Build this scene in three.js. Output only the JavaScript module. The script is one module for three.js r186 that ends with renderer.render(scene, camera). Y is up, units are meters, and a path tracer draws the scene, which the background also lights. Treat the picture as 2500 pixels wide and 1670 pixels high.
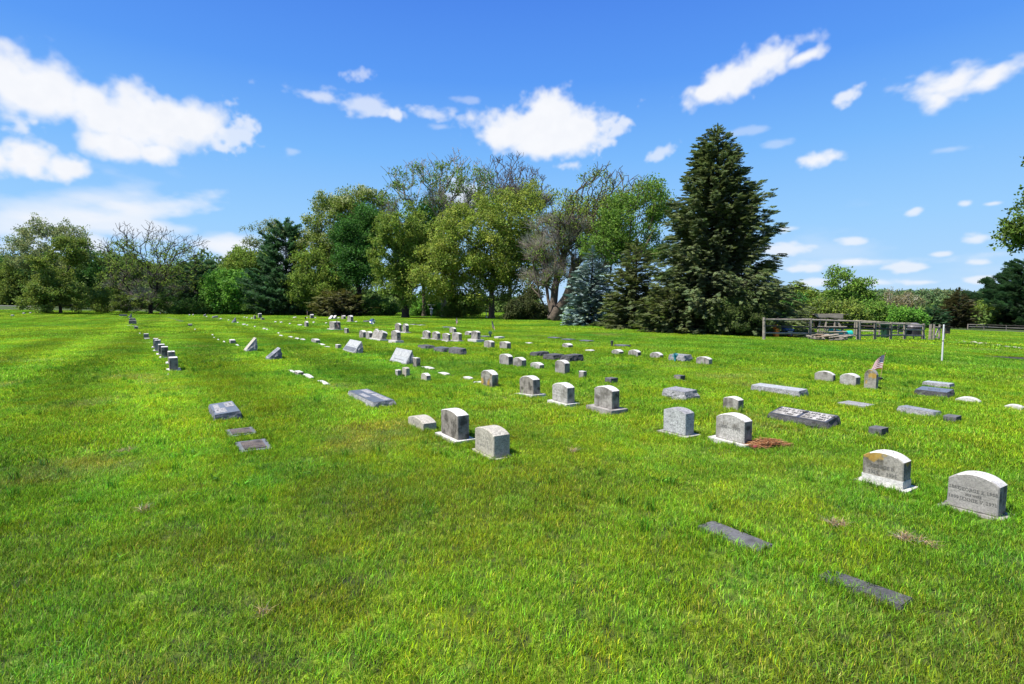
import * as THREE from 'three';
import { mergeGeometries } from 'three/addons/utils/BufferGeometryUtils.js';
import { FontLoader } from 'three/addons/loaders/FontLoader.js';
import { TextGeometry } from 'three/addons/geometries/TextGeometry.js';

// ---------------------------------------------------------------- camera
const PITCH = 3.96 * Math.PI / 180, FOCAL = 1300, EYE = 1.7;      // focal length in pixels of the 2500 x 1670 photograph
const scene = new THREE.Scene();
const camera = new THREE.PerspectiveCamera(2 * Math.atan(835 / FOCAL) * 180 / Math.PI, 1024 / 684, 0.05, 3000);
camera.position.set(0, EYE, 0);
camera.rotation.x = -PITCH;
scene.add(camera);

// ---------------------------------------------------------------- renderer and exposure
const renderer = new THREE.WebGLRenderer({ antialias: true });
renderer.setSize(1024, 684);
renderer.toneMapping = THREE.LinearToneMapping;
renderer.toneMappingExposure = 1.9;
renderer.shadowMap.enabled = true;
renderer.shadowMap.type = THREE.PCFSoftShadowMap;

// ---------------------------------------------------------------- sun: high, from the left and a little behind the camera
const SUN_EL = 61 * Math.PI / 180, SUN_AZ = 22 * Math.PI / 180;
const sunDir = new THREE.Vector3(-Math.cos(SUN_EL) * Math.cos(SUN_AZ), Math.sin(SUN_EL), Math.cos(SUN_EL) * Math.sin(SUN_AZ));
const sun = new THREE.DirectionalLight(new THREE.Color(1.0, 0.955, 0.88), 5.0);
sun.position.copy(sunDir).multiplyScalar(150);
sun.target.position.set(0, 0, -45);
sun.position.add(sun.target.position);
sun.castShadow = true;
sun.shadow.mapSize.set(4096, 4096);
Object.assign(sun.shadow.camera, { left: -90, right: 90, top: 90, bottom: -90, near: 1, far: 400 });
sun.shadow.bias = -0.0005; sun.shadow.normalBias = 0.03;
scene.add(sun, sun.target);

// ---------------------------------------------------------------- random numbers and noise
function rngOf(seed) { let s = (seed * 2654435761) >>> 0 || 1; return () => { s |= 0; s = s + 0x6D2B79F5 | 0; let t = Math.imul(s ^ s >>> 15, 1 | s); t = t + Math.imul(t ^ t >>> 7, 61 | t) ^ t; return ((t ^ t >>> 14) >>> 0) / 4294967296; }; }
const hash2 = (x, y, s) => { let h = Math.imul(x | 0, 374761393) + Math.imul(y | 0, 668265263) + Math.imul(s | 0, 1442695041); h = Math.imul(h ^ h >>> 13, 1274126177); return ((h ^ h >>> 16) >>> 0) / 4294967296; };
const sm = t => t * t * (3 - 2 * t);
function noise2(x, y, s = 0, wrap = 0) {
  const xi = Math.floor(x), yi = Math.floor(y), u = sm(x - xi), v = sm(y - yi);
  let x0 = xi, x1 = xi + 1, y0 = yi, y1 = yi + 1; if (wrap) { x0 = ((x0 % wrap) + wrap) % wrap; x1 = ((x1 % wrap) + wrap) % wrap; y0 = ((y0 % wrap) + wrap) % wrap; y1 = ((y1 % wrap) + wrap) % wrap; }
  const a = hash2(x0, y0, s), b = hash2(x1, y0, s), c = hash2(x0, y1, s), d = hash2(x1, y1, s);
  return a + (b - a) * u + (c - a) * v + (a - b - c + d) * u * v;
}
function fbm(x, y, oct = 4, s = 0, wrap = 0) { let f = 0, a = 0.5, n = 0; for (let i = 0; i < oct; i++) { f += a * noise2(x, y, s + i * 17, wrap); n += a; a *= 0.5; x *= 2; y *= 2; wrap *= 2; } return f / n; }
const noise3 = (x, y, z, s = 0) => { const k = Math.floor(z), f = sm(z - k); return noise2(x, y, s + k * 131) * (1 - f) + noise2(x, y, s + (k + 1) * 131) * f; };
const clamp = (v, a = 0, b = 1) => Math.min(b, Math.max(a, v));
const step01 = (a, b, v) => sm(clamp((v - a) / (b - a)));
const lerp = (a, b, t) => a + (b - a) * t;
const mix3 = (a, b, t) => [lerp(a[0], b[0], t), lerp(a[1], b[1], t), lerp(a[2], b[2], t)];
const lin = c => c.map(v => { v /= 255; return v <= 0.04045 ? v / 12.92 : ((v + 0.055) / 1.055) ** 2.4; });

// ---------------------------------------------------------------- from photograph pixels to directions and ground points
const CP = Math.cos(PITCH), SP = Math.sin(PITCH);
function ray(px, py) { const x = (px - 1250) / FOCAL, y = -(py - 835) / FOCAL; return new THREE.Vector3(x, y * CP - SP, -(CP + y * SP)); }
function atDepth(px, py, depth) { const r = ray(px, py); const k = depth / -r.z; return new THREE.Vector3(r.x * k, EYE + r.y * k, -depth); }
function project(p) { const y = p.y - EYE, yc = y * CP - p.z * SP, zc = y * SP + p.z * CP; return [1250 + FOCAL * p.x / -zc, 835 - FOCAL * yc / -zc]; }
const softplus = t => t > 30 ? t : Math.log1p(Math.exp(t));
function groundY(x, z) {
  const right = 0.0475 * softplus((x - 13) / 2) * 2, left = 0.04 * softplus((-x - 60) / 4) * 4;
  let g = -10 * (1 - Math.exp(-right / 10)) + 5 * (1 - Math.exp(-left / 5));
  const d = Math.hypot(x, z);
  g += 0.05 * (fbm(x * 0.09 + 3, z * 0.09, 2, 5) - 0.5) * step01(6, 14, d);
  if (z < -150) { const u = (x - 320) / 150, v = (z + 400) / 120; g += 11 * Math.exp(-u * u - v * v) + 2 * Math.exp(-(((x - 150) / 160) ** 2) - v * v); }
  return g;
}
function ground(px, py) {                                          // where the ray through a pixel meets the ground
  const r = ray(px, py); let t = 0.5, step = 0.25;
  for (let i = 0; i < 4000; i++) { t += step; step = Math.min(1.5, t * 0.01 + 0.05); const y = EYE + r.y * t; if (y < groundY(r.x * t, r.z * t)) { let a = t - step, b = t; for (let k = 0; k < 22; k++) { const m = (a + b) / 2; (EYE + r.y * m < groundY(r.x * m, r.z * m)) ? b = m : a = m; } t = b; break; } if (t > 600) break; }
  return new THREE.Vector3(r.x * t, groundY(r.x * t, r.z * t), r.z * t);
}

// ---------------------------------------------------------------- naming
const taken = {};
function numbered(name) { const n = taken[name] = (taken[name] ?? -1) + 1; return n ? `${name}_${String(n).padStart(3, '0')}` : name; }
function tag(o, label, category, group, kind) { o.userData.label = label; if (category) o.userData.category = category; if (group) o.userData.group = group; if (kind) o.userData.kind = kind; return o; }
function thing(name, label, category, pos, turn = 0, group) {
  const o = new THREE.Group(); o.name = numbered(name); o.position.copy(pos); o.rotation.y = turn; scene.add(o); return tag(o, label, category, group, 'thing');
}
function part(name, geometry, material, parent) {
  const m = new THREE.Mesh(geometry, material); m.name = name; m.castShadow = m.receiveShadow = true; if (/lettering|stems/.test(name)) m.userData.kind = 'stuff'; parent.add(m); return m;
}
function copyOf(root, pos, turn, label, group) {
  const r = root.clone(); r.name = numbered(root.name.replace(/_\d{3}$/, '')); r.userData = { ...root.userData }; r.position.copy(pos); r.rotation.y = turn; scene.add(r); if (label) r.userData.label = label; if (group) r.userData.group = group; return r;
}
// ---------------------------------------------------------------- geometry helpers
function geo(pos, idx, uv, nor) {
  const g = new THREE.BufferGeometry(); g.setAttribute('position', new THREE.Float32BufferAttribute(pos, 3));
  if (uv) g.setAttribute('uv', new THREE.Float32BufferAttribute(uv, 2));
  if (idx) g.setIndex(idx);
  if (nor) g.setAttribute('normal', new THREE.Float32BufferAttribute(nor, 3)); else g.computeVertexNormals();
  return g;
}
function boxUV(g, ou = 0, ov = 0) {                                // uv in metres, by the way each face points; faces stay flat
  g = g.index ? g.toNonIndexed() : g; const p = g.attributes.position, uv = new Float32Array(p.count * 2);
  const a = new THREE.Vector3(), b = new THREE.Vector3(), c = new THREE.Vector3();
  for (let i = 0; i < p.count; i += 3) {
    a.fromBufferAttribute(p, i); b.fromBufferAttribute(p, i + 1); c.fromBufferAttribute(p, i + 2);
    const n = b.clone().sub(a).cross(c.clone().sub(a)); const ax = Math.abs(n.x), ay = Math.abs(n.y), az = Math.abs(n.z);
    for (let k = 0; k < 3; k++) { const j = i + k, x = p.getX(j), y = p.getY(j), z = p.getZ(j); const q = ay >= ax && ay >= az ? [x, z] : ax >= az ? [z, y] : [x, y]; uv[j * 2] = q[0] + ou; uv[j * 2 + 1] = q[1] + ov; }
  }
  g.setAttribute('uv', new THREE.BufferAttribute(uv, 2)); g.computeVertexNormals(); return g;
}
function box(w, h, d, x = 0, y = 0, z = 0, ry = 0, rz = 0, rx = 0) { const g = new THREE.BoxGeometry(w, h, d); if (rx) g.rotateX(rx); if (rz) g.rotateZ(rz); if (ry) g.rotateY(ry); g.translate(x, y, z); return g; }
function merged(list) { list = list.map(g => { g = g.index ? g.toNonIndexed() : g; for (const k of Object.keys(g.attributes)) if (!['position', 'normal', 'uv'].includes(k)) g.deleteAttribute(k); return g; }); return mergeGeometries(list); }
function bar(a, b, ra, rb = ra, sides = 6) {                       // a tapered round bar from a to b
  const d = b.clone().sub(a), L = d.length(), g = new THREE.CylinderGeometry(rb, ra, L, sides, 1); g.translate(0, L / 2, 0);
  g.applyQuaternion(new THREE.Quaternion().setFromUnitVectors(new THREE.Vector3(0, 1, 0), d.normalize())); g.translate(a.x, a.y, a.z); return g;
}
const V = (x, y, z) => new THREE.Vector3(x, y, z);

// ---------------------------------------------------------------- textures
function texture(size, fn, srgb = true, rep = 1) {
  const d = new Uint8Array(size * size * 4);
  for (let j = 0; j < size; j++) for (let i = 0; i < size; i++) { const c = fn(i / size, j / size); const k = (j * size + i) * 4; d[k] = clamp(c[0], 0, 255); d[k + 1] = clamp(c[1], 0, 255); d[k + 2] = clamp(c[2], 0, 255); d[k + 3] = 255; }
  const t = new THREE.DataTexture(d, size, size); t.wrapS = t.wrapT = THREE.RepeatWrapping; t.magFilter = THREE.LinearFilter; t.minFilter = THREE.LinearMipmapLinearFilter; t.generateMipmaps = true;
  if (srgb) t.colorSpace = THREE.SRGBColorSpace; t.repeat.set(rep, rep); t.needsUpdate = true; return t;
}
// ---------------------------------------------------------------- sky: blue air and fair-weather clouds, one dome all round
function buildSky() {
  const EXPO = renderer.toneMappingExposure, W = 4096, H = 2048, D = new Float32Array(W * H * 4);
  const stops = [[0, lin([196, 226, 253])], [3, lin([176, 217, 254])], [8, lin([156, 208, 255])], [15, lin([123, 186, 253])], [22, lin([92, 157, 246])], [30, lin([76, 134, 234])], [45, lin([58, 112, 214])], [90, lin([44, 92, 190])]];
  const air = el => { for (let i = 1; i < stops.length; i++) if (el <= stops[i][0]) return mix3(stops[i - 1][1], stops[i][1], (el - stops[i - 1][0]) / (stops[i][0] - stops[i - 1][0])); return stops.at(-1)[1]; };
  for (let j = 0; j < H; j++) {
    const el = (j + 0.5) / H * 180 - 90, c = (el < 0 ? lin([150, 170, 150]) : air(el)).map(q => q / EXPO);
    for (let i = 0; i < W; i++) { const k = (j * W + i) * 4; D[k] = c[0]; D[k + 1] = c[1]; D[k + 2] = c[2]; D[k + 3] = 1; }
  }
  // azimuth a: degrees to the right of straight ahead (-z); texture u = atan2(z, x) / 2pi + 0.5
  const dirOf = (px, py) => { const r = ray(px, py); return [Math.atan2(r.x, -r.z) * 180 / Math.PI, Math.atan2(r.y, Math.hypot(r.x, r.z)) * 180 / Math.PI]; };
  const white = lin([248, 250, 255]), grey = lin([200, 212, 234]);
  // blobs: [azimuth, elevation, half width, half height, tilt] in degrees
  function cloud(blobs, { soft = 0.28, ragged = 0.75, scale = 0.42, top = 1, seed = 1, shade = 0.75, stretch = 1 }) {
    let a0 = 1e9, a1 = -1e9, e0 = 1e9, e1 = -1e9;
    for (const [a, e, w, h] of blobs) { const m = Math.max(w, h) * 1.7 + 0.6; a0 = Math.min(a0, a - m); a1 = Math.max(a1, a + m); e0 = Math.min(e0, e - h * 1.9 - w * 0.7 - 0.4); e1 = Math.max(e1, e + h * 1.9 + w * 0.7 + 0.4); }
    const field = (a, e) => {
      let f = -9;
      for (const [ca, ce, w, h, tilt = 0] of blobs) { const c = Math.cos(tilt), s = Math.sin(tilt), dx = (a - ca) * c + (e - ce) * s, dy = -(a - ca) * s + (e - ce) * c; const q = 1 - Math.hypot(dx / (w * 1.08), dy / (h * 1.18)); f = Math.max(f, q); }
      return f;
    };
    for (let j = Math.max(H / 2, Math.floor((e0 + 90) / 180 * H)); j <= Math.min(H - 1, (e1 + 90) / 180 * H); j++) {
      const e = (j + 0.5) / H * 180 - 90;
      for (let i = Math.floor((a0 - 90) / 360 * W + W / 2); i <= (a1 - 90) / 360 * W + W / 2; i++) {
        const a = (i + 0.5 - W / 2) / W * 360 + 90;
        const f0 = field(a, e); if (f0 < -0.8) continue;
        const n = fbm(a * scale / stretch + seed * 7.3, e * scale * 1.25 + seed * 3.1, 6, seed), n2 = fbm(a * scale * 3.1 / stretch + 11, e * scale * 3.4, 5, seed + 50);
        const f = f0 + (n - 0.5) * ragged * 1.7 + (n2 - 0.5) * ragged * 1.0;
        const al = step01(0, 1, clamp(f / soft) ** 0.8) * top; if (al <= 0.002) continue;
        const lit = 1 - shade * 0.3 * (n2 - 0.3);
        const c = mix3(grey, white, clamp(lit)).map(q => q / EXPO), k = (j * W + ((i % W) + W) % W) * 4;
        for (let q = 0; q < 3; q++) D[k + q] = lerp(D[k + q], c[q], al);
      }
    }
  }
  const B = list => list.map(([px, py, rx, ry, tilt]) => { const c = dirOf(px, py), l = dirOf(px - rx, py), r = dirOf(px + rx, py), u = dirOf(px, py - ry), d = dirOf(px, py + ry); return [c[0], c[1], Math.abs(r[0] - l[0]) / 2 + Math.abs(r[1] - l[1]) * 0, Math.abs(u[1] - d[1]) / 2, tilt || 0]; });
  // thin veil low on the left
  cloud(B([[40, 560, 260, 70], [330, 470, 130, 120], [520, 590, 240, 50], [200, 520, 260, 26], [150, 640, 400, 50], [700, 610, 180, 40]]), { soft: 1.5, ragged: 1.3, scale: 0.2, top: 0.75, seed: 31, shade: 0.1, stretch: 2.4 });
  cloud(B([[250, 545, 230, 22], [560, 600, 90, 26], [40, 600, 180, 28], [430, 500, 160, 30, 0.2], [225, 600, 40, 26], [640, 640, 160, 22]]), { soft: 0.96, ragged: 1.0, scale: 0.35, top: 0.75, seed: 77, shade: 0.25, stretch: 2 });
  // the big cumulus on the left
  cloud(B([[110, 208, 175, 88, -0.1], [30, 205, 130, 88], [215, 240, 90, 60], [260, 290, 110, 70], [350, 300, 210, 88, -0.05], [440, 300, 120, 68], [390, 372, 70, 30], [270, 350, 110, 45]]), { soft: 0.61, ragged: 0.5, scale: 0.34, seed: 3, shade: 0.9 });
  cloud(B([[55, 312, 44, 26], [580, 300, 44, 40], [545, 330, 60, 40]]), { soft: 0.84, ragged: 1.3, scale: 0.6, top: 0.7, seed: 4, shade: 0.3 });
  cloud(B([[50, 385, 100, 48], [-30, 380, 100, 50], [160, 412, 75, 34]]), { soft: 0.68, ragged: 0.6, scale: 0.5, seed: 6 });
  // wisps above the trees
  cloud(B([[790, 240, 150, 16, -0.08], [900, 262, 110, 30, -0.2], [1050, 275, 60, 22]]), { soft: 0.96, ragged: 1.2, scale: 0.5, top: 0.62, seed: 8, shade: 0.1, stretch: 1.6 });
  cloud(B([[962, 280, 32, 20]]), { soft: 0.72, ragged: 0.8, scale: 0.6, top: 0.8, seed: 9, shade: 0.2 });
  cloud(B([[893, 176, 48, 16, 0.2]]), { soft: 1.08, ragged: 1.4, scale: 0.7, top: 0.45, seed: 10, shade: 0.1 });
  // cumulus over the middle
  cloud(B([[1285, 320, 150, 62], [1340, 290, 95, 66], [1390, 320, 110, 62], [1230, 330, 90, 42], [1330, 355, 130, 36]]), { soft: 0.55, ragged: 0.5, scale: 0.36, seed: 12, shade: 0.62 });
  cloud(B([[1490, 325, 60, 30, 0.5], [1475, 345, 44, 22]]), { soft: 0.84, ragged: 1.2, scale: 0.6, top: 0.75, seed: 13, shade: 0.2 });
  cloud(B([[1130, 480, 60, 45]]), { soft: 0.72, ragged: 0.8, scale: 0.4, top: 0.8, seed: 41, shade: 0.2 });
  // right
  cloud(B([[1790, 190, 130, 52, 0.28], [1870, 150, 120, 46, 0.3], [1740, 222, 85, 34, 0.1], [1960, 140, 55, 20, 0.2]]), { soft: 0.68, ragged: 0.55, scale: 0.42, seed: 15, shade: 0.55 });
  cloud(B([[2310, 210, 130, 48, -0.05], [2400, 200, 110, 32, 0.2], [2280, 240, 60, 34, -0.3]]), { soft: 0.79, ragged: 0.7, scale: 0.45, seed: 17, shade: 0.5, stretch: 1.4 });
  cloud(B([[2062, 234, 42, 18, 0.25]]), { soft: 0.72, ragged: 0.9, scale: 0.6, top: 0.8, seed: 18, shade: 0.2 });
  cloud(B([[1995, 388, 60, 20]]), { soft: 0.79, ragged: 0.6, scale: 0.6, top: 0.95, seed: 19, shade: 0.4 });
  cloud(B([[1610, 374, 36, 15, 0.3], [1398, 403, 40, 12]]), { soft: 0.84, ragged: 1, scale: 0.6, top: 0.6, seed: 20, shade: 0.1 });
  cloud(B([[2082, 588, 46, 10], [2381, 583, 42, 13], [2359, 497, 20, 8], [2425, 497, 40, 6], [2231, 517, 26, 9, 0.3], [1928, 610, 70, 16], [2226, 652, 60, 14], [1960, 655, 70, 10], [2090, 640, 60, 9], [2390, 640, 40, 9], [2390, 682, 50, 9], [2110, 690, 70, 9], [2250, 690, 60, 8], [1990, 690, 60, 9], [2300, 620, 40, 7], [1915, 560, 30, 8]]), { soft: 0.72, ragged: 0.9, scale: 0.7, top: 0.72, seed: 22, shade: 0.45, stretch: 2 });
  cloud(B([[2080, 620, 260, 90], [2300, 660, 240, 60]]), { soft: 2, ragged: 1.5, scale: 0.3, top: 0.25, seed: 24, shade: 0, stretch: 3 });
  cloud(B([[1830, 320, 70, 10], [1900, 350, 40, 10], [2320, 365, 60, 9], [1150, 245, 40, 9], [2100, 640, 200, 8], [710, 372, 22, 14], [1080, 310, 40, 8]]), { soft: 1, ragged: 1.3, scale: 0.5, top: 0.3, seed: 25, shade: 0, stretch: 2 });
  // the same fair-weather clouds go on all round the sky
  const R = rngOf(91);
  for (let n = 0; n < 46; n++) {
    const a = 56 + R() * 248, e = 7 + R() * R() * 46, w = (3 + R() * 7) * (0.5 + e / 40), blobs = [];
    for (let k = 0; k < 4; k++) blobs.push([a + (R() - 0.5) * w * 1.5, e + (R() - 0.5) * w * 0.3, w * (0.5 + R() * 0.5), w * (0.2 + R() * 0.22), (R() - 0.5) * 0.3]);
    cloud(blobs, { soft: 0.83, ragged: 0.65, scale: 0.4, seed: 100 + n, shade: 0.6 });
  }
  const t = new THREE.DataTexture(D, W, H, THREE.RGBAFormat, THREE.FloatType);
  t.mapping = THREE.EquirectangularReflectionMapping; t.magFilter = t.minFilter = THREE.LinearFilter; t.colorSpace = THREE.LinearSRGBColorSpace; t.needsUpdate = true;
  return t;
}
const sky = buildSky();
scene.background = sky;
scene.environment = sky;
scene.backgroundIntensity = 1.0;
scene.environmentIntensity = 1.0;

// ---------------------------------------------------------------- lawn colours: how lush, how yellow, how mossy the turf is at a place
const ROW = 32.6 * Math.PI / 180;                                   // the rows of graves run 32.6 degrees left of straight ahead
const U = V(Math.sin(ROW), 0, Math.cos(ROW)), N = V(-Math.cos(ROW), 0, Math.sin(ROW));    // along a row towards us; out of a stone's face
const YAW = Math.atan2(N.x, N.z);
function turf(x, z) {
  const along = x * U.x + z * U.z, across = x * N.x + z * N.z;
  const big = fbm(x * 0.23 + 9, z * 0.23 + 4, 3, 61), mid = fbm(x * 0.9, z * 0.9, 3, 62), fine = fbm(x * 3.1, z * 3.1, 2, 63);
  const swath = Math.sin(across * 2 * Math.PI / 2.9 + 1.2 * noise2(along * 0.12, across * 0.1, 64));       // mower passes along the rows
  const moss = step01(0.5, 0.72, fbm(x * 0.42 + 20, z * 0.42 - 3, 3, 66)) * step01(8.5, 4, Math.hypot(x + 0.8, z + 1.5)) ;
  let lush = clamp(0.5 + (big - 0.5) * 2.4 + (mid - 0.5) * 1.1);
  let c = mix3([0.232, 0.378, 0.016], [0.118, 0.280, 0.014], lush);
  c = mix3(c, [0.305, 0.430, 0.036], clamp((mid - 0.55) * 2.2 + (fine - 0.5) * 0.8) * 0.55);
  const dry = step01(0.66, 0.8, fbm(x * 0.55 - 7, z * 0.55 + 2, 4, 67));
  c = mix3(c, [0.27, 0.27, 0.050], dry * 0.5);
  c = mix3(c, [0.165, 0.245, 0.016], moss * 0.75);
  const k = 1 + 0.19 * swath * step01(-1.0, -4, x) + 0.08 * swath * step01(-6, -12, z) + (fine - 0.5) * 0.25;
  return c.map(v => v * k);
}
// ---------------------------------------------------------------- ground sheet
{
  const pos = [], idx = [], uv = [], A = 160, radii = [0];
  for (let r = 0.6; r < 900; r *= 1.075) radii.push(r);
  const col = [];
  for (const r of radii) for (let a = 0; a < A; a++) {
    const t = a / A * Math.PI * 2, x = Math.sin(t) * r, z = -Math.cos(t) * r; pos.push(x, groundY(x, z), z); uv.push(x, z);
    const c = turf(x, z); col.push(...(r > 100 ? [0.10, 0.2, 0.015] : c.map(v => v * 1.0)));
  }
  for (let i = 0; i < radii.length - 1; i++) for (let a = 0; a < A; a++) { const p = i * A + a, q = i * A + (a + 1) % A, s = p + A, t = q + A; idx.push(p, q, s, q, t, s); }
  const g = geo(pos, idx, uv); g.setAttribute('color', new THREE.Float32BufferAttribute(col, 3));
  const t = texture(1024, (u, v) => { const n = fbm(u * 64, v * 64, 3, 3, 64), m = fbm(u * 8, v * 8, 3, 5, 8), k = 120 + (n - 0.5) * 190 + (m - 0.5) * 70; return [k * 1.02, k, k * 0.8]; }, true, 0.25);
  const lawn = new THREE.Mesh(g, new THREE.MeshStandardMaterial({ map: t, vertexColors: true, color: new THREE.Color(1.5, 1.4, 1.5), roughness: 1 }));
  lawn.name = 'lawn'; lawn.receiveShadow = true; scene.add(lawn); tag(lawn, 'bright green mown cemetery lawn', 'lawn', null, 'structure');
  // the lane far on the left
  const L = [], ix = [], w = 2.1, pts = [[-40, 738.5], [20, 741], [70, 743], [110, 744]].map(([px, py]) => { const d = 112; const p = atDepth(px, py, d); return p; });
  pts.forEach((p, i) => { for (const s of [-1, 1]) L.push(p.x, groundY(p.x, p.z + s * w) + 0.03, p.z + s * w); if (i) { const k = i * 2; ix.push(k - 2, k, k - 1, k - 1, k, k + 1); } });
  const lane = new THREE.Mesh(geo(L, ix), new THREE.MeshStandardMaterial({ color: new THREE.Color(0.1, 0.1, 0.105), roughness: 0.95 }));
  lane.name = 'lane'; scene.add(lane); tag(lane, 'narrow asphalt lane beyond the lawn', 'road', null, 'structure');
}
// ---------------------------------------------------------------- trees
const barkTex = (base, s) => texture(256, (u, v) => { const n = fbm(u * 24, v * 5, 4, s, 0), m = fbm(u * 60, v * 20, 2, s + 3); const k = 0.55 + n * 0.7 + (m - 0.5) * 0.35; return base.map(c => c * k); });
const bark = new THREE.MeshStandardMaterial({ map: barkTex([92, 80, 68], 201), roughness: 1 });
const barkPale = new THREE.MeshStandardMaterial({ map: barkTex([150, 140, 124], 211), roughness: 1 });
const barkWhite = new THREE.MeshStandardMaterial({ map: barkTex([205, 198, 182], 213), roughness: 1 });
const barkDark = new THREE.MeshStandardMaterial({ map: barkTex([62, 52, 44], 221), roughness: 1 });
const leafMats = {};
function leafMat(c, thru = 0.35, rough = 1) { const key = c.join() + thru; return leafMats[key] ??= new THREE.MeshPhysicalMaterial({ color: new THREE.Color().setRGB(...c), roughness: rough, transmission: thru, thickness: 0, side: THREE.DoubleSide, ior: 1.3, specularIntensity: 0.4 }); }

// a clump of leaves: n small kite-shaped leaves spread through a ball
const clumps = {};
function clump(n, radius, size, seed, flat = 1) {
  const key = [n, radius, size, seed, flat].join(); if (clumps[key]) return clumps[key];
  const R = rngOf(seed + 900), pos = [], idx = [];
  for (let i = 0; i < n; i++) {
    const c = V(R() * 2 - 1, R() * 2 - 1, R() * 2 - 1); while (c.length() > 1) c.set(R() * 2 - 1, R() * 2 - 1, R() * 2 - 1); c.multiplyScalar(radius); c.y *= flat;
    const a = V(R() * 2 - 1, (R() * 2 - 1) * 0.7 - 0.2, R() * 2 - 1).normalize(), b = V(R() * 2 - 1, (R() * 2 - 1), R() * 2 - 1).cross(a).normalize();
    const s = size * (0.7 + R() * 0.6), k = pos.length / 3, up = a.clone().cross(b).multiplyScalar(s * 0.18);
    for (const [f, g, h] of [[0, 0, 0], [0.45, 0.34, 1], [1, 0, 0], [0.45, -0.34, 1]]) pos.push(c.x + a.x * f * s + b.x * g * s + up.x * h, c.y + a.y * f * s + b.y * g * s + up.y * h, c.z + a.z * f * s + b.z * g * s + up.z * h);
    idx.push(k, k + 1, k + 2, k, k + 2, k + 3);
  }
  return clumps[key] = geo(pos, idx);
}
// a flat needled spray that points along +z and droops a little
const sprays = {};
function spray(kind, seed) {
  const key = kind + seed; if (sprays[key]) return sprays[key];
  const R = rngOf(seed + 300), pos = [], idx = [], L = 1;
  const blade = (p, d, w, n) => { const s = V(-d.z, (R() - 0.5) * 0.8, d.x).normalize().multiplyScalar(w), k = pos.length / 3, m = p.clone().addScaledVector(d, n * 0.45), e = p.clone().addScaledVector(d, n); pos.push(p.x, p.y, p.z, m.x + s.x, m.y + s.y, m.z + s.z, e.x, e.y, e.z, m.x - s.x, m.y - s.y, m.z - s.z); idx.push(k, k + 1, k + 2, k, k + 2, k + 3); };
  const n = kind === 'pine' ? 30 : 26;
  for (let i = 0; i < n; i++) {
    const t = i / n, side = i % 2 ? 1 : -1, p = V(0, kind === 'spruce' ? -0.12 * t * t : 0.05 * t, t * 0.86);
    const spread = kind === 'pine' ? 0.9 : 0.75, d = V(side * spread * (0.6 + R() * 0.5), (R() - 0.5) * (kind === 'pine' ? 1.1 : 0.55) - (kind === 'spruce' ? 0.12 : -0.1), 0.75).normalize();
    blade(p, d, 0.045 + R() * 0.03, (kind === 'pine' ? 0.34 : 0.42 * (1 - t * 0.62)) * (0.8 + R() * 0.4));
  }
  for (let i = 0; i < 5; i++) blade(V(0, -0.1, 0.75), V((R() - 0.5) * 0.6, (R() - 0.4) * 0.3, 1).normalize(), 0.05, 0.32);
  return sprays[key] = geo(pos, idx);
}
function scatter(name, g, mats, list, parent) {                     // list: [position, quaternion, scale, tint]
  const m = new THREE.InstancedMesh(g, mats, list.length), M = new THREE.Matrix4(), c = new THREE.Color();
  list.forEach(([p, q, s, t], i) => { M.compose(p, q, typeof s === 'number' ? V(s, s, s) : s); m.setMatrixAt(i, M); m.setColorAt(i, c.setRGB(t[0], t[1], t[2])); });
  m.name = name; m.castShadow = m.receiveShadow = true; m.userData.kind = 'stuff'; parent.add(m); return m;
}
const randQ = R => new THREE.Quaternion(R() - 0.5, R() - 0.5, R() - 0.5, R() - 0.5).normalize();

// limbs that grow from the trunk to points spread through a crown
function limbs(starts, targets, { step = 1, upward = 0.25, R, straight = 0.3 }) {
  const nodes = []; const X = [], Y = [], Z = [], S = [];
  const add = (p, parent) => { nodes.push({ p, parent, kids: 0, r: 0 }); S.push(parent >= 0 ? S[parent] + p.distanceTo(nodes[parent].p) : 0); X.push(p.x); Y.push(p.y); Z.push(p.z); if (parent >= 0) nodes[parent].kids++; return nodes.length - 1; };
  const firsts = [];
  for (const line of starts) { let at = line.from === undefined ? -1 : firsts[line.from]; line.points.forEach((p, i) => { at = add(p, at); if (i === (line.keep ?? 0)) firsts.push(at); }); }
  const root = nodes[0].p, tips = [];
  targets.sort((a, b) => a.distanceToSquared(root) - b.distanceToSquared(root));
  const lowest = Math.min(3, starts[0].points.length - 1);
  for (const t of targets) {
    let best = -1, bd = 1e9;
    for (let i = lowest; i < X.length; i++) {
      const dx = t.x - X[i], dy = t.y - Y[i], dz = t.z - Z[i], h = Math.sqrt(dx * dx + dz * dz), d = Math.sqrt(h * h + dy * dy), c = d + Math.max(0, upward * h - dy) * 1.4 + straight * S[i];
      if (c < bd) { bd = c; best = i; }
    }
    const a = nodes[best].p, par = nodes[best].parent >= 0 ? nodes[nodes[best].parent].p : V(a.x, a.y - 1, a.z), L = a.distanceTo(t), n = Math.max(1, Math.round(L / step));
    const dir = a.clone().sub(par).normalize().multiplyScalar(L * 0.22), c1 = a.clone().add(dir), c2 = a.clone().lerp(t, 0.7); let at = best;
    for (let k = 1; k <= n; k++) { const s = k / n, q = (1 - s); const p = a.clone().multiplyScalar(q * q * q).addScaledVector(c1, 3 * q * q * s).addScaledVector(c2, 3 * q * s * s).addScaledVector(t, s * s * s); if (k < n) p.add(V(R() - 0.5, R() - 0.5, R() - 0.5).multiplyScalar(L * 0.045)); at = add(p, at); }
    tips.push(at);
  }
  return { nodes, tips };
}
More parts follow.
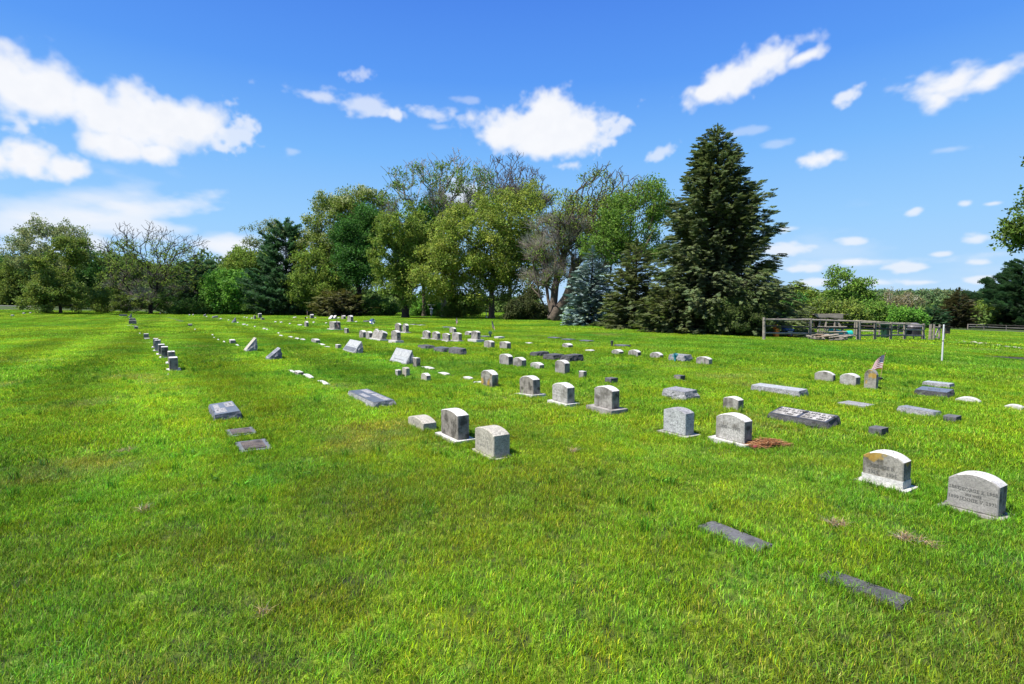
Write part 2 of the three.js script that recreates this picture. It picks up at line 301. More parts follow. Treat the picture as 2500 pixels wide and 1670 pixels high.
function woodGeometry(nodes, trunkR, tipR, power = 2.35, flare = 1.5) {
  const acc = new Float64Array(nodes.length), t = tipR ** power;
  for (let i = nodes.length - 1; i >= 0; i--) { if (!nodes[i].kids) acc[i] += t; if (nodes[i].parent >= 0) acc[nodes[i].parent] += acc[i]; nodes[i].r = acc[i] ** (1 / power); }
  const k = Math.min(6, trunkR / nodes[0].r), rMax = nodes[0].r;
  const pos = [], idx = [], nor = [], uv = [];
  nodes.forEach(n => { const f = n.r / rMax; n.r = n.r * lerp(1, k, f * f); });
  nodes.forEach((n, i) => {
    if (n.parent < 0) return; const a = nodes[n.parent], d = n.p.clone().sub(a.p), L = d.length(); if (L < 1e-4) return; d.divideScalar(L);
    const sides = n.r > 0.12 ? 8 : n.r > 0.045 ? 5 : 3, s = V(d.z, 0.3, -d.x).cross(d).normalize(), q = d.clone().cross(s);
    const ra = (n.parent === 0 ? a.r * flare : Math.min(a.r, n.r * 1.35)), b = pos.length / 3;
    for (let e = 0; e < 2; e++) for (let j = 0; j <= sides; j++) { const th = j / sides * 6.2832, nx = s.clone().multiplyScalar(Math.cos(th)).addScaledVector(q, Math.sin(th)), P = e ? n.p : a.p, r = e ? n.r : ra; pos.push(P.x + nx.x * r, P.y + nx.y * r, P.z + nx.z * r); nor.push(nx.x, nx.y, nx.z); uv.push(j / sides, e * Math.min(L, 3) + i * 0.37); }
    for (let j = 0; j < sides; j++) { const o = b + j, u = b + sides + 1 + j; idx.push(o, o + 1, u, o + 1, u + 1, u); }
  });
  return geo(pos, idx, uv, nor);
}
const twigMat = new THREE.MeshStandardMaterial({ color: new THREE.Color(0.24, 0.225, 0.18), roughness: 1, side: THREE.DoubleSide });
let twigGeo; function twigSpray() { if (twigGeo) return twigGeo; const R = rngOf(5150), l = []; for (let i = 0; i < 8; i++) { const a = i * 2.4, s = 0.1 + R() * 0.75, b = V(0, i * 0.05, 0), e = V(Math.cos(a) * s * 0.7, 0.45 + R() * 0.5 + i * 0.03, Math.sin(a) * s * 0.7); l.push(bar(b, e, 0.011, 0.006, 3)); } return twigGeo = merged(l); }
/* one broad-leaved tree. crown: ellipses [px, py, rx, ry, weight] in photograph pixels at the tree's depth; everything below is metres about the base */
function broadleaf(o) {
  const R = rngOf(o.seed), d = o.depth, base = o.base ?? (() => { const p = atDepth(o.px, 745, d); return V(p.x, groundY(p.x, p.z), p.z); })();
  const t = thing(o.name, o.label, o.category ?? 'tree', base, 0, o.group), k = d / FOCAL;
  const crown = o.crown.map(([px, py, rx, ry, w = 1, off = 0]) => ({ c: atDepth(px, py, d).sub(base).add(V(0, 0, off)), rx: rx * k, ry: ry * k, rz: rx * k * (o.deep ?? 0.85), w }));
  const tot = crown.reduce((s, e) => s + e.w * e.rx * e.ry * e.rz, 0), inside = (shell) => {
    let q = R() * tot, e = crown[0]; for (const f of crown) { q -= f.w * f.rx * f.ry * f.rz; if (q <= 0) { e = f; break; } }
    const v = V(R() * 2 - 1, R() * 2 - 1, R() * 2 - 1); while (v.length() > 1) v.set(R() * 2 - 1, R() * 2 - 1, R() * 2 - 1); if (shell) v.setLength(v.length() ** shell);
    return V(e.c.x + v.x * e.rx, Math.max(0.3, e.c.y + v.y * e.ry), e.c.z + v.z * e.rz);
  };
  // boughs: groups of targets make the crown fall into clumps with gaps between
  const boughs = []; for (let i = 0; i < o.boughs; i++) boughs.push(inside(o.shell ?? 0.6));
  const targets = []; const br = (o.boughSize ?? 1.1);
  for (let i = 0; i < o.twigs; i++) { const b = boughs[i % boughs.length]; targets.push(V(b.x + (R() + R() - 1) * br, Math.max(0.3, b.y + (R() + R() - 1) * br * 0.75), b.z + (R() + R() - 1) * br)); }
  const H = o.fork * k, lean = o.lean ?? 0, starts = o.stems ? o.stems(k, R) : [{ points: [0, 0.12, 0.35, 0.65, 1].map(s => V(lean * s * s + (R() - 0.5) * 0.1 * s, H * s - (s ? 0 : 0.15), (R() - 0.5) * 0.1 * s)) }];
  const { nodes, tips } = limbs(starts, targets, { step: o.step ?? 1.2, upward: o.upward ?? 0.25, R, straight: o.straight });
  part('trunk', woodGeometry(nodes, o.trunk, o.tipR ?? 0.018, o.power), o.bark ?? bark, t);
  const list = [], n = Math.round(o.leaves * 1.15);
  if (n) for (let i = 0; i < n; i++) {
    const src = nodes[tips[i % tips.length]], q = src.parent >= 0 && R() < 0.5 ? src.p.clone().lerp(nodes[src.parent].p, R()) : src.p.clone(), j = o.jitter ?? 0.5;
    q.add(V((R() - 0.5) * j * 2, (R() - 0.5) * j * 1.4, (R() - 0.5) * j * 2)); if (q.y < 0.25) q.y = 0.25 + R() * 0.3;
    const b = 0.75 + R() * 0.5; list.push([q, randQ(R), 0.7 + R() * 0.6, [b * (0.85 + R() * 0.35), b, b * (0.8 + R() * 0.3)]]);
  }
  if (n) scatter('crown', clump(Math.round((o.per ?? 12) * 0.8), (o.ballR ?? 0.42) * 1.2, (o.leafSize ?? 0.2) * 1.2, o.seed % 3), leafMat(o.color, o.thru), list, t);
  if (o.twiggy) { const tw = [], up = V(0, 1, 0); for (let i = 0; i < o.twiggy; i++) { const nd = nodes[tips[i % tips.length]], pr = nodes[nd.parent]?.p ?? nd.p, dir = nd.p.clone().sub(pr).normalize().add(V((R() - 0.5) * 0.8, 0.25 + R() * 0.3, (R() - 0.5) * 0.8)).normalize(); tw.push([nd.p.clone().lerp(pr, R() * 0.6), new THREE.Quaternion().setFromUnitVectors(up, dir), 0.7 + R() * 0.8, [0.8 + R() * 0.4, 0.8 + R() * 0.4, 0.8 + R() * 0.4]]); } scatter('twigs', twigSpray(), twigMat, tw, t); }
  if (o.bloom) { const bl = []; for (let i = 0; i < o.bloom.n; i++) { const q = nodes[tips[Math.floor(R() * tips.length)]].p.clone().add(V((R() - 0.5) * 1.3, R() * 0.8, (R() - 0.5) * 1.3)); bl.push([q, randQ(R), 0.8 + R() * 0.5, [1, 1, 1]]); } scatter('blossom', clump(10, 0.35, 0.18, 7), leafMat(o.bloom.color, 0.3), bl, t); }
  return t;
}
/* one conifer: whorls of branches clothed in needled sprays. Outline [[height fraction, half width px], ...] */
function conifer(o) {
  const R = rngOf(o.seed), d = o.depth, k = d / FOCAL, base = o.base ?? (() => { const p = atDepth(o.px, 745, d); return V(p.x, groundY(p.x, p.z), p.z); })();
  const t = thing(o.name, o.label, o.category ?? 'tree', base, 0, o.group);
  const tip = atDepth(o.tip[0], o.tip[1], d).sub(base), H = tip.y, list = [], wood = [];
  const width = s => { const p = o.outline; for (let i = 1; i < p.length; i++) if (s <= p[i][0]) return lerp(p[i - 1][1], p[i][1], (s - p[i - 1][0]) / (p[i][0] - p[i - 1][0])) * k; return 0.1; };
  const axis = s => V(tip.x * s, H * s, tip.z * s);
  const tp = []; for (let i = 0; i <= 10; i++) tp.push(axis(i / 10));
  for (let i = 0; i < 10; i++) wood.push(bar(tp[i], tp[i + 1], lerp(o.trunk, 0.03, i / 10), lerp(o.trunk, 0.03, (i + 1) / 10), 7));
  const kind = o.needles ?? 'spruce', n = o.branches, Zv = V(0, 0, 1);
  for (let i = 0; i < n; i++) {
    const s = (o.low ?? 0.02) + (1 - (o.low ?? 0.02)) * (1 - Math.pow(1 - (i + R() * 0.7) / n, o.bias ?? 0.72)), a = i * 2.39996 + R() * 0.6;
    let len = width(s) * (0.66 + R() * 0.36) * (0.78 + 0.5 * noise2(a % 6.2832 * 1.3, s * (o.tiers ?? 9), o.seed)); if (R() < 0.12) len *= 1.14;
    const rise = lerp(o.rise?.[0] ?? -0.22, o.rise?.[1] ?? 0.55, s) + (R() - 0.5) * 0.16, p0 = axis(s), dir = V(Math.cos(a), rise, Math.sin(a)).normalize();
    const curve = q => p0.clone().addScaledVector(dir, len * q).add(V(0, len * ((o.sag ?? -0.16) * Math.sin(q * 2.6) + (o.tipUp ?? 0.1) * q * q), 0));
    const e = curve(1), m = curve(0.55); if (e.y < 0.1) e.y = 0.1 + R() * 0.25;
    if (len > 0.5) { wood.push(bar(p0, m, 0.014 + len * 0.011, 0.012 + len * 0.005, 4), bar(m, e, 0.012 + len * 0.005, 0.008, 3)); }
    const c = Math.max(2, Math.round(len * (o.dens ?? 5)));
    for (let j = 0; j < c; j++) {
      const q = 1 - Math.pow(R(), 1.35) * 0.85, P = curve(q); if (P.y < 0.08) P.y = 0.08 + R() * 0.2;
      const fan = (R() - 0.5) * 2.0 * (1.1 - q * 0.6), hd = V(Math.cos(a + fan), rise * 0.5 + (R() - 0.5) * 0.5 + (o.lift ?? 0), Math.sin(a + fan)).normalize();
      const sz = (o.spray ?? 0.75) * (0.65 + R() * 0.6) * clamp(0.45 + len / 3, 0.4, 1), off = V((R() - 0.5), (R() - 0.5) * 0.5, (R() - 0.5)).multiplyScalar(len * 0.16);
      const Q = new THREE.Quaternion().setFromUnitVectors(Zv, hd).multiply(new THREE.Quaternion().setFromAxisAngle(Zv, (R() - 0.5) * 1.2)), b = 0.7 + R() * 0.6;
      list.push([P.add(off), Q, sz, [b * (0.9 + R() * 0.25), b, b * (0.85 + R() * 0.3)]]);
    }
  }
  for (let j = 0; j < 14; j++) list.push([axis(1 - R() * 0.06), new THREE.Quaternion().setFromUnitVectors(Zv, V((R() - 0.5) * 0.9, 1, (R() - 0.5) * 0.9).normalize()), 0.5 * (o.spray ?? 0.75), [1, 1, 1]]);
  part('trunk', boxUV(merged(wood)), o.bark ?? barkDark, t);
  scatter('crown', spray(kind, o.seed % 2), leafMat(o.color, o.thru ?? 0.45), list, t);
  if (o.newGrowth) { const S = rngOf(o.seed + 5), l2 = []; for (const [p, q, s] of list) if (S() < o.newGrowth.share) l2.push([p.clone().add(V(0, 0.06, 0)), q, s * 0.7, [1, 1, 1]]); scatter('new_shoots', spray(kind, o.seed % 2), leafMat(o.newGrowth.color, 0.3), l2, t); }
  return t;
}
const groundAt = (px, py) => ground(px, py);
const G = { fresh: [0.14, 0.255, 0.036], yellow: [0.200, 0.295, 0.045], olive: [0.165, 0.235, 0.040], deep: [0.060, 0.165, 0.028], mid: [0.105, 0.205, 0.034], bright: [0.13, 0.30, 0.036], pale: [0.46, 0.50, 0.24], grey: [0.22, 0.275, 0.11], pine: [0.062, 0.145, 0.055], spruce: [0.135, 0.185, 0.060], blue: [0.20, 0.285, 0.245], yew: [0.125, 0.165, 0.042] };
// ---- left
{
  const dense = (seed, px, depth, name, label, crown, color, x = {}) => broadleaf({ seed, name, label, px, depth, crown, color, fork: 55, boughs: 90, twigs: 300, leaves: 2400, trunk: 0.28, boughSize: 1.5, jitter: 0.8, per: 12, ballR: 0.6, leafSize: 0.3, group: 'trees at the edge of the cemetery', ...x });
  // the wood behind the lawn on the left
  dense(401, 8, 128, 'maple_tree', 'dark green rounded tree beside the lane, above the asphalt edge', [[8, 680, 48, 58]], G.deep);
  dense(402, 66, 122, 'oak_tree', 'dull olive tree between the dark lane tree and the tall airy tree', [[66, 685, 52, 58], [60, 725, 58, 30]], G.olive);
  dense(403, 205, 124, 'maple_tree', 'deep green tree filling the gap behind the low spreading maple', [[215, 670, 62, 60], [240, 720, 70, 40]], G.deep);
  dense(404, 285, 128, 'maple_tree', 'mid green tree just behind the left limbs of the bare-topped oak', [[290, 680, 52, 55], [300, 730, 60, 30]], G.mid);
  dense(405, 420, 130, 'maple_tree', 'mid green tree behind the right limbs of the bare-topped oak', [[420, 690, 60, 48], [400, 735, 60, 26]], G.mid);
  conifer({ seed: 406, name: 'spruce_tree', label: 'pointed dark conifer poking up behind the bare-topped oak', px: 312, depth: 134, tip: [310, 592], outline: [[0, 50], [0.5, 32], [1, 2]], branches: 90, trunk: 0.2, color: G.pine, spray: 1.5, dens: 2.2, group: 'trees at the edge of the cemetery' });
  conifer({ seed: 407, name: 'pine_tree', label: 'dark bushy pine at the gap right of the bare-topped oak', px: 478, depth: 100, tip: [478, 628], outline: [[0, 56], [0.4, 54], [0.8, 30], [1, 6]], branches: 130, trunk: 0.22, needles: 'pine', color: G.pine, spray: 1.0, dens: 3.4, rise: [-0.05, 0.5], lift: 0.25, group: 'trees at the edge of the cemetery' });
  // tall airy tree, then the low spreading one in front of it
  broadleaf({ seed: 411, name: 'ash_tree', label: 'tall airy tree with fine grey-green leaves behind the low spreading maple', px: 120, depth: 108, crown: [[115, 600, 88, 62], [140, 570, 46, 42], [75, 610, 46, 48]], color: G.grey, fork: 90, boughs: 70, twigs: 520, leaves: 1900, trunk: 0.32, boughSize: 1.3, jitter: 0.6, per: 9, ballR: 0.5, leafSize: 0.24, bark: barkPale, group: 'trees at the edge of the cemetery' });
  broadleaf({ seed: 412, name: 'spreading_maple', label: 'low spreading maple in tiers whose limbs sweep the lawn', base: ground(148, 765), depth: -ground(148, 765).z, crown: [[150, 650, 60, 62], [175, 620, 40, 40], [150, 715, 88, 26], [150, 742, 98, 14], [120, 690, 50, 40]], color: G.olive, fork: 60, boughs: 60, twigs: 420, leaves: 2600, trunk: 0.22, boughSize: 0.9, upward: 0.02, jitter: 0.5, per: 12, ballR: 0.42, leafSize: 0.24, bark: barkDark, group: 'trees at the edge of the cemetery' });
  broadleaf({ seed: 413, name: 'oak_tree', label: 'wide vase-shaped oak with bare branches and sparse new leaves', base: ground(368, 766), depth: -ground(368, 766).z, crown: [[380, 610, 125, 62, 1.2], [310, 620, 66, 52], [455, 635, 52, 50], [370, 690, 110, 40, 0.7], [280, 700, 50, 40, 0.6], [380, 735, 120, 18, 0.5]], color: G.yellow, fork: 36, boughs: 110, twigs: 2000, power: 4.2, twiggy: 350, leaves: 1300, trunk: 0.34, tipR: 0.026, boughSize: 1.5, upward: 0.5, shell: 0.8, step: 0.9, jitter: 0.4, per: 6, ballR: 0.3, leafSize: 0.2, bark: barkDark, group: 'trees at the edge of the cemetery' });
  // mixed border, left of the middle
  dense(421, 575, 98, 'maple_tree', 'bright green bushy maple whose leaves reach the grass', [[575, 712, 74, 50], [560, 690, 40, 40], [600, 735, 70, 34], [545, 740, 44, 28]], G.bright, { leaves: 3000, leafSize: 0.34 });
  dense(422, 600, 104, 'maple_tree', 'yellow-green tree between the bright maple and the big dark pine', [[612, 655, 50, 52], [630, 690, 50, 50]], G.yellow);
  conifer({ seed: 423, name: 'pine_tree', label: 'narrow dark pine top rising left of the yellow-green tree', px: 575, depth: 110, tip: [575, 606], outline: [[0, 40], [0.5, 34], [0.85, 20], [1, 4]], branches: 90, trunk: 0.2, needles: 'pine', color: G.pine, spray: 1.2, dens: 3, rise: [0, 0.6], lift: 0.25, group: 'trees at the edge of the cemetery' });
  broadleaf({ seed: 424, name: 'ash_tree', label: 'sparse light-leaved tree leaning out left of the big dark pine', px: 665, depth: 104, crown: [[625, 582, 34, 36], [655, 560, 34, 24], [690, 560, 40, 26]], color: G.grey, fork: 110, boughs: 30, twigs: 260, leaves: 700, trunk: 0.22, per: 8, ballR: 0.45, leafSize: 0.22, jitter: 0.5, group: 'trees at the edge of the cemetery' });
  conifer({ seed: 425, name: 'pine_tree', label: 'big dark pine in layers with black shade under its skirts', px: 700, depth: 92, tip: [697, 545], outline: [[0, 84], [0.25, 88], [0.5, 66], [0.75, 46], [0.92, 34], [1, 12]], branches: 210, trunk: 0.34, needles: 'pine', color: G.pine, spray: 1.05, dens: 3.6, rise: [-0.1, 0.45], lift: 0.25, low: 0.06, group: 'trees at the edge of the cemetery' });
  broadleaf({ seed: 426, name: 'locust_tree', label: 'tall tree with pale cream blossom over yellow-green leaves', px: 830, depth: 92, crown: [[815, 560, 78, 84], [880, 510, 62, 52], [790, 640, 60, 80], [850, 640, 60, 70], [930, 500, 40, 36]], color: G.olive, fork: 110, boughs: 180, twigs: 620, leaves: 3200, trunk: 0.34, boughSize: 1.3, jitter: 0.7, per: 12, ballR: 0.48, leafSize: 0.24, bloom: { n: 1900, color: G.pale }, group: 'trees at the edge of the cemetery' });
  dense(427, 760, 88, 'maple_tree', 'yellow-green understorey tree between the big pine and the blossoming tree', [[765, 665, 46, 60], [745, 700, 46, 50], [800, 710, 50, 46]], G.yellow, { leaves: 2000, leafSize: 0.24, ballR: 0.48 });
  dense(428, 878, 84, 'maple_tree', 'dense blue-green maple with a short dark trunk', [[880, 570, 52, 62], [862, 610, 46, 56], [890, 650, 60, 50], [905, 540, 44, 36]], G.deep, { leaves: 3200, leafSize: 0.24, ballR: 0.48, fork: 60, trunk: 0.35, bark: barkDark });
  // the middle
  broadleaf({ seed: 431, name: 'walnut_tree', label: 'tallest open tree with bare upper branches and small leaf tufts', px: 1084, depth: 76, crown: [[1010, 430, 66, 62], [1085, 420, 72, 58], [1150, 440, 60, 56], [970, 480, 44, 50], [1110, 500, 70, 46], [1190, 500, 50, 50]], color: G.fresh, fork: 260, boughs: 120, twigs: 1700, power: 4.2, twiggy: 450, leaves: 1250, trunk: 0.36, tipR: 0.024, boughSize: 1.1, upward: 0.85, shell: 0.85, step: 0.8, jitter: 0.3, per: 6, ballR: 0.26, leafSize: 0.2, bark: barkPale, group: 'trees at the edge of the cemetery' });
  dense(432, 1035, 80, 'maple_tree', 'dark crowned maple behind the double-trunked tree', [[1050, 545, 48, 56], [1030, 600, 50, 60]], G.deep, { fork: 120, leaves: 2000, leafSize: 0.22, ballR: 0.45 });
  broadleaf({ seed: 433, name: 'maple_tree', label: 'double-trunked maple with clumped yellow-green leaves and sky between', base: ground(990, 776), depth: -ground(990, 776).z, crown: [[985, 560, 66, 62], [960, 620, 60, 60], [1010, 640, 66, 60], [985, 700, 64, 40, 0.6], [1040, 590, 50, 50]], color: [0.185, 0.275, 0.042], fork: 60, boughs: 150, twigs: 620, leaves: 3600, trunk: 0.5, boughSize: 0.9, jitter: 0.45, per: 12, ballR: 0.4, leafSize: 0.22, bark: barkDark, group: 'trees at the edge of the cemetery' });
  broadleaf({ seed: 434, name: 'elm_tree', label: 'bare grey-twigged treetop standing behind the olive crabapple', px: 1245, depth: 82, crown: [[1245, 430, 76, 52], [1290, 470, 60, 50], [1190, 460, 44, 50]], color: G.olive, fork: 250, boughs: 90, twigs: 2200, power: 4.2, twiggy: 700, leaves: 420, trunk: 0.3, tipR: 0.026, boughSize: 1.1, upward: 0.6, step: 0.8, per: 5, ballR: 0.25, leafSize: 0.18, group: 'trees at the edge of the cemetery' });
  broadleaf({ seed: 435, name: 'crabapple_tree', label: 'wide olive-yellow fine-leaved tree drooping over the lawn edge', px: 1200, depth: 68, crown: [[1180, 600, 140, 96], [1110, 660, 110, 72], [1240, 540, 96, 76], [1310, 510, 50, 60, 0.8], [1290, 640, 70, 80], [1060, 690, 60, 50], [1180, 710, 120, 34, 0.7]], color: [0.225, 0.300, 0.045], fork: 70, boughs: 420, twigs: 1500, leaves: 8600, trunk: 0.4, boughSize: 1.1, jitter: 0.5, upward: 0.1, per: 10, ballR: 0.42, leafSize: 0.19, tipR: 0.016, group: 'trees at the edge of the cemetery' });
  broadleaf({ seed: 436, name: 'old_apple_tree', label: 'massive low-forking tree with splayed dark trunks and bare purple-grey twigs', base: ground(1350, 784), depth: -ground(1350, 784).z,
    crown: [[1485, 480, 92, 68, 1.4], [1420, 540, 90, 76, 1.2], [1540, 500, 56, 60], [1360, 600, 80, 70, 0.8], [1500, 590, 90, 50, 0.8], [1330, 670, 60, 46, 0.5], [1420, 660, 60, 50, 0.5]], color: G.yellow,
    stems: (k) => { const P = (x, y, z) => V((x - 1350) * k, (784 - y) * k, z); return [
      { points: [P(1350, 790, 0), P(1350, 779, 0), P(1350, 768, 0)], keep: 1 },
      { from: 0, points: [P(1366, 752, 0.3), P(1382, 730, 0.5), P(1392, 700, 0.7), P(1398, 660, 0.8)] }, { from: 0, points: [P(1352, 740, -0.4), P(1356, 700, -0.6), P(1368, 650, -0.6), P(1384, 600, -0.4)] },
      { from: 0, points: [P(1332, 752, 0.4), P(1318, 728, 0.7), P(1310, 690, 0.9), P(1300, 650, 1.0)] }, { from: 0, points: [P(1340, 735, -0.9), P(1336, 700, -1.2), P(1340, 650, -1.4)] }]; },
    fork: 10, boughs: 170, twigs: 3000, leaves: 2500, trunk: 0.8, twiggy: 1100, tipR: 0.026, boughSize: 1.15, upward: 0.45, shell: 0.85, step: 0.7, jitter: 0.4, per: 7, ballR: 0.3, leafSize: 0.14, bark: bark, power: 4.2, group: 'trees at the edge of the cemetery' });
  broadleaf({ seed: 437, name: 'maple_tree', label: 'light green tree between the bare-twigged tree and the big spruce', px: 1545, depth: 52, crown: [[1540, 540, 76, 66], [1590, 490, 60, 46], [1480, 585, 56, 44], [1545, 610, 80, 40]], color: G.fresh, fork: 70, boughs: 90, twigs: 750, leaves: 3200, trunk: 0.28, boughSize: 0.8, jitter: 0.4, per: 9, ballR: 0.32, leafSize: 0.15, group: 'trees at the edge of the cemetery' });
}
// ---- evergreens in the middle distance
{
  const E = 'evergreens at the right end of the tree line';
  conifer({ seed: 441, name: 'blue_spruce', label: 'silvery blue spruce skirting the grass beside the splayed trunks', base: ground(1440, 795), depth: -ground(1440, 795).z, tip: [1448, 606], outline: [[0, 62], [0.12, 66], [0.45, 52], [0.8, 24], [1, 3]], branches: 210, trunk: 0.16, color: G.blue, spray: 0.62, dens: 6.5, rise: [-0.1, 0.5], thru: 0.1, group: E });
  conifer({ seed: 442, name: 'spruce_tree', label: 'olive-green spruce standing between the blue spruce and the giant spruce', base: ground(1548, 802), depth: -ground(1548, 802).z, tip: [1555, 590], outline: [[0, 76], [0.12, 84], [0.5, 60], [0.8, 34], [1, 4]], branches: 240, trunk: 0.2, color: G.yew, spray: 0.62, dens: 6.2, rise: [-0.15, 0.5], group: E });
  conifer({ seed: 443, name: 'giant_spruce', label: 'giant dark spruce with jagged drooping branches above all others', base: ground(1752, 812), depth: -ground(1752, 812).z, tip: [1752, 306], outline: [[0, 182], [0.12, 168], [0.3, 150], [0.45, 118], [0.58, 104], [0.62, 84], [0.8, 62], [0.9, 40], [1, 4]], branches: 560, trunk: 0.34, color: G.spruce, spray: 0.47, dens: 14, rise: [-0.25, 0.55], bias: 0.8, sag: -0.2, tipUp: 0.2, newGrowth: { share: 0.1, color: [0.17, 0.22, 0.06] }, group: E });
  conifer({ seed: 444, name: 'yew_shrub', label: 'low spreading yew under the left skirts of the giant spruce', category: 'shrub', base: ground(1645, 812), depth: -ground(1645, 812).z, tip: [1640, 700], outline: [[0, 80], [0.3, 84], [0.7, 56], [1, 14]], branches: 150, trunk: 0.1, color: G.yew, spray: 0.5, dens: 6, rise: [0.1, 0.5], group: E });
  broadleaf({ seed: 445, name: 'laurel_bush', label: 'rounded dark glossy-leaved bush at the corner of the rail fence', category: 'shrub', base: ground(1808, 820), depth: -ground(1808, 820).z, crown: [[1805, 775, 70, 46], [1770, 780, 46, 36], [1845, 780, 40, 38], [1820, 745, 44, 34]], color: [0.075, 0.115, 0.028], fork: 14, boughs: 120, twigs: 620, leaves: 5200, trunk: 0.07, boughSize: 0.34, step: 0.35, upward: 0.1, jitter: 0.16, per: 9, ballR: 0.14, leafSize: 0.085, tipR: 0.008, bark: barkDark, group: E });
  const low = (seed, px, py, depth, name, label, crown, color, x = {}) => broadleaf({ seed, name, label, category: 'shrub', px, depth, crown, color, fork: 8, boughs: 40, twigs: 200, leaves: 1500, trunk: 0.08, boughSize: 0.6, step: 0.6, upward: 0.1, jitter: 0.35, per: 10, ballR: 0.3, leafSize: 0.17, group: 'undergrowth below the tree line', ...x });
  conifer({ seed: 451, name: 'yew_shrub', label: 'brownish yew spreading low below the blossoming tree', category: 'shrub', px: 830, depth: 82, tip: [830, 712], outline: [[0, 70], [0.4, 68], [0.8, 40], [1, 12]], branches: 110, trunk: 0.1, color: [0.12, 0.13, 0.028], spray: 1.0, dens: 3.4, rise: [0.1, 0.4], group: 'undergrowth below the tree line' });
  low(452, 935, 0, 84, 'understorey_shrub', 'green shrub between the brownish yew and the double trunk', [[930, 748, 40, 26], [905, 755, 30, 22]], G.mid);
  low(453, 1030, 0, 82, 'understorey_shrub', 'bright green shrub just right of the double trunk', [[1030, 745, 36, 32], [1060, 758, 26, 20]], G.bright);
  low(454, 1130, 0, 72, 'understorey_shrub', 'yellowish shrub under the wide olive-yellow tree', [[1130, 752, 44, 26], [1100, 760, 34, 18]], G.olive);
  low(455, 1290, 0, 62, 'understorey_shrub', 'dark dense shrub beside the splayed trunks', [[1290, 748, 44, 36], [1265, 760, 34, 24], [1315, 765, 30, 20]], [0.07, 0.09, 0.028]);
  low(456, 640, 0, 94, 'understorey_shrub', 'green shrub at the foot of the big dark pine', [[650, 752, 50, 20], [720, 755, 60, 18]], G.mid);
  low(457, 255, 0, 92, 'understorey_shrub', 'dull shrub thicket left of the bare-topped oak trunk', [[265, 735, 60, 28], [320, 742, 40, 22]], G.olive);
  low(458, 430, 0, 94, 'understorey_shrub', 'green shrub thicket right of the bare-topped oak trunk', [[425, 742, 46, 24], [465, 750, 40, 18]], G.mid);
}
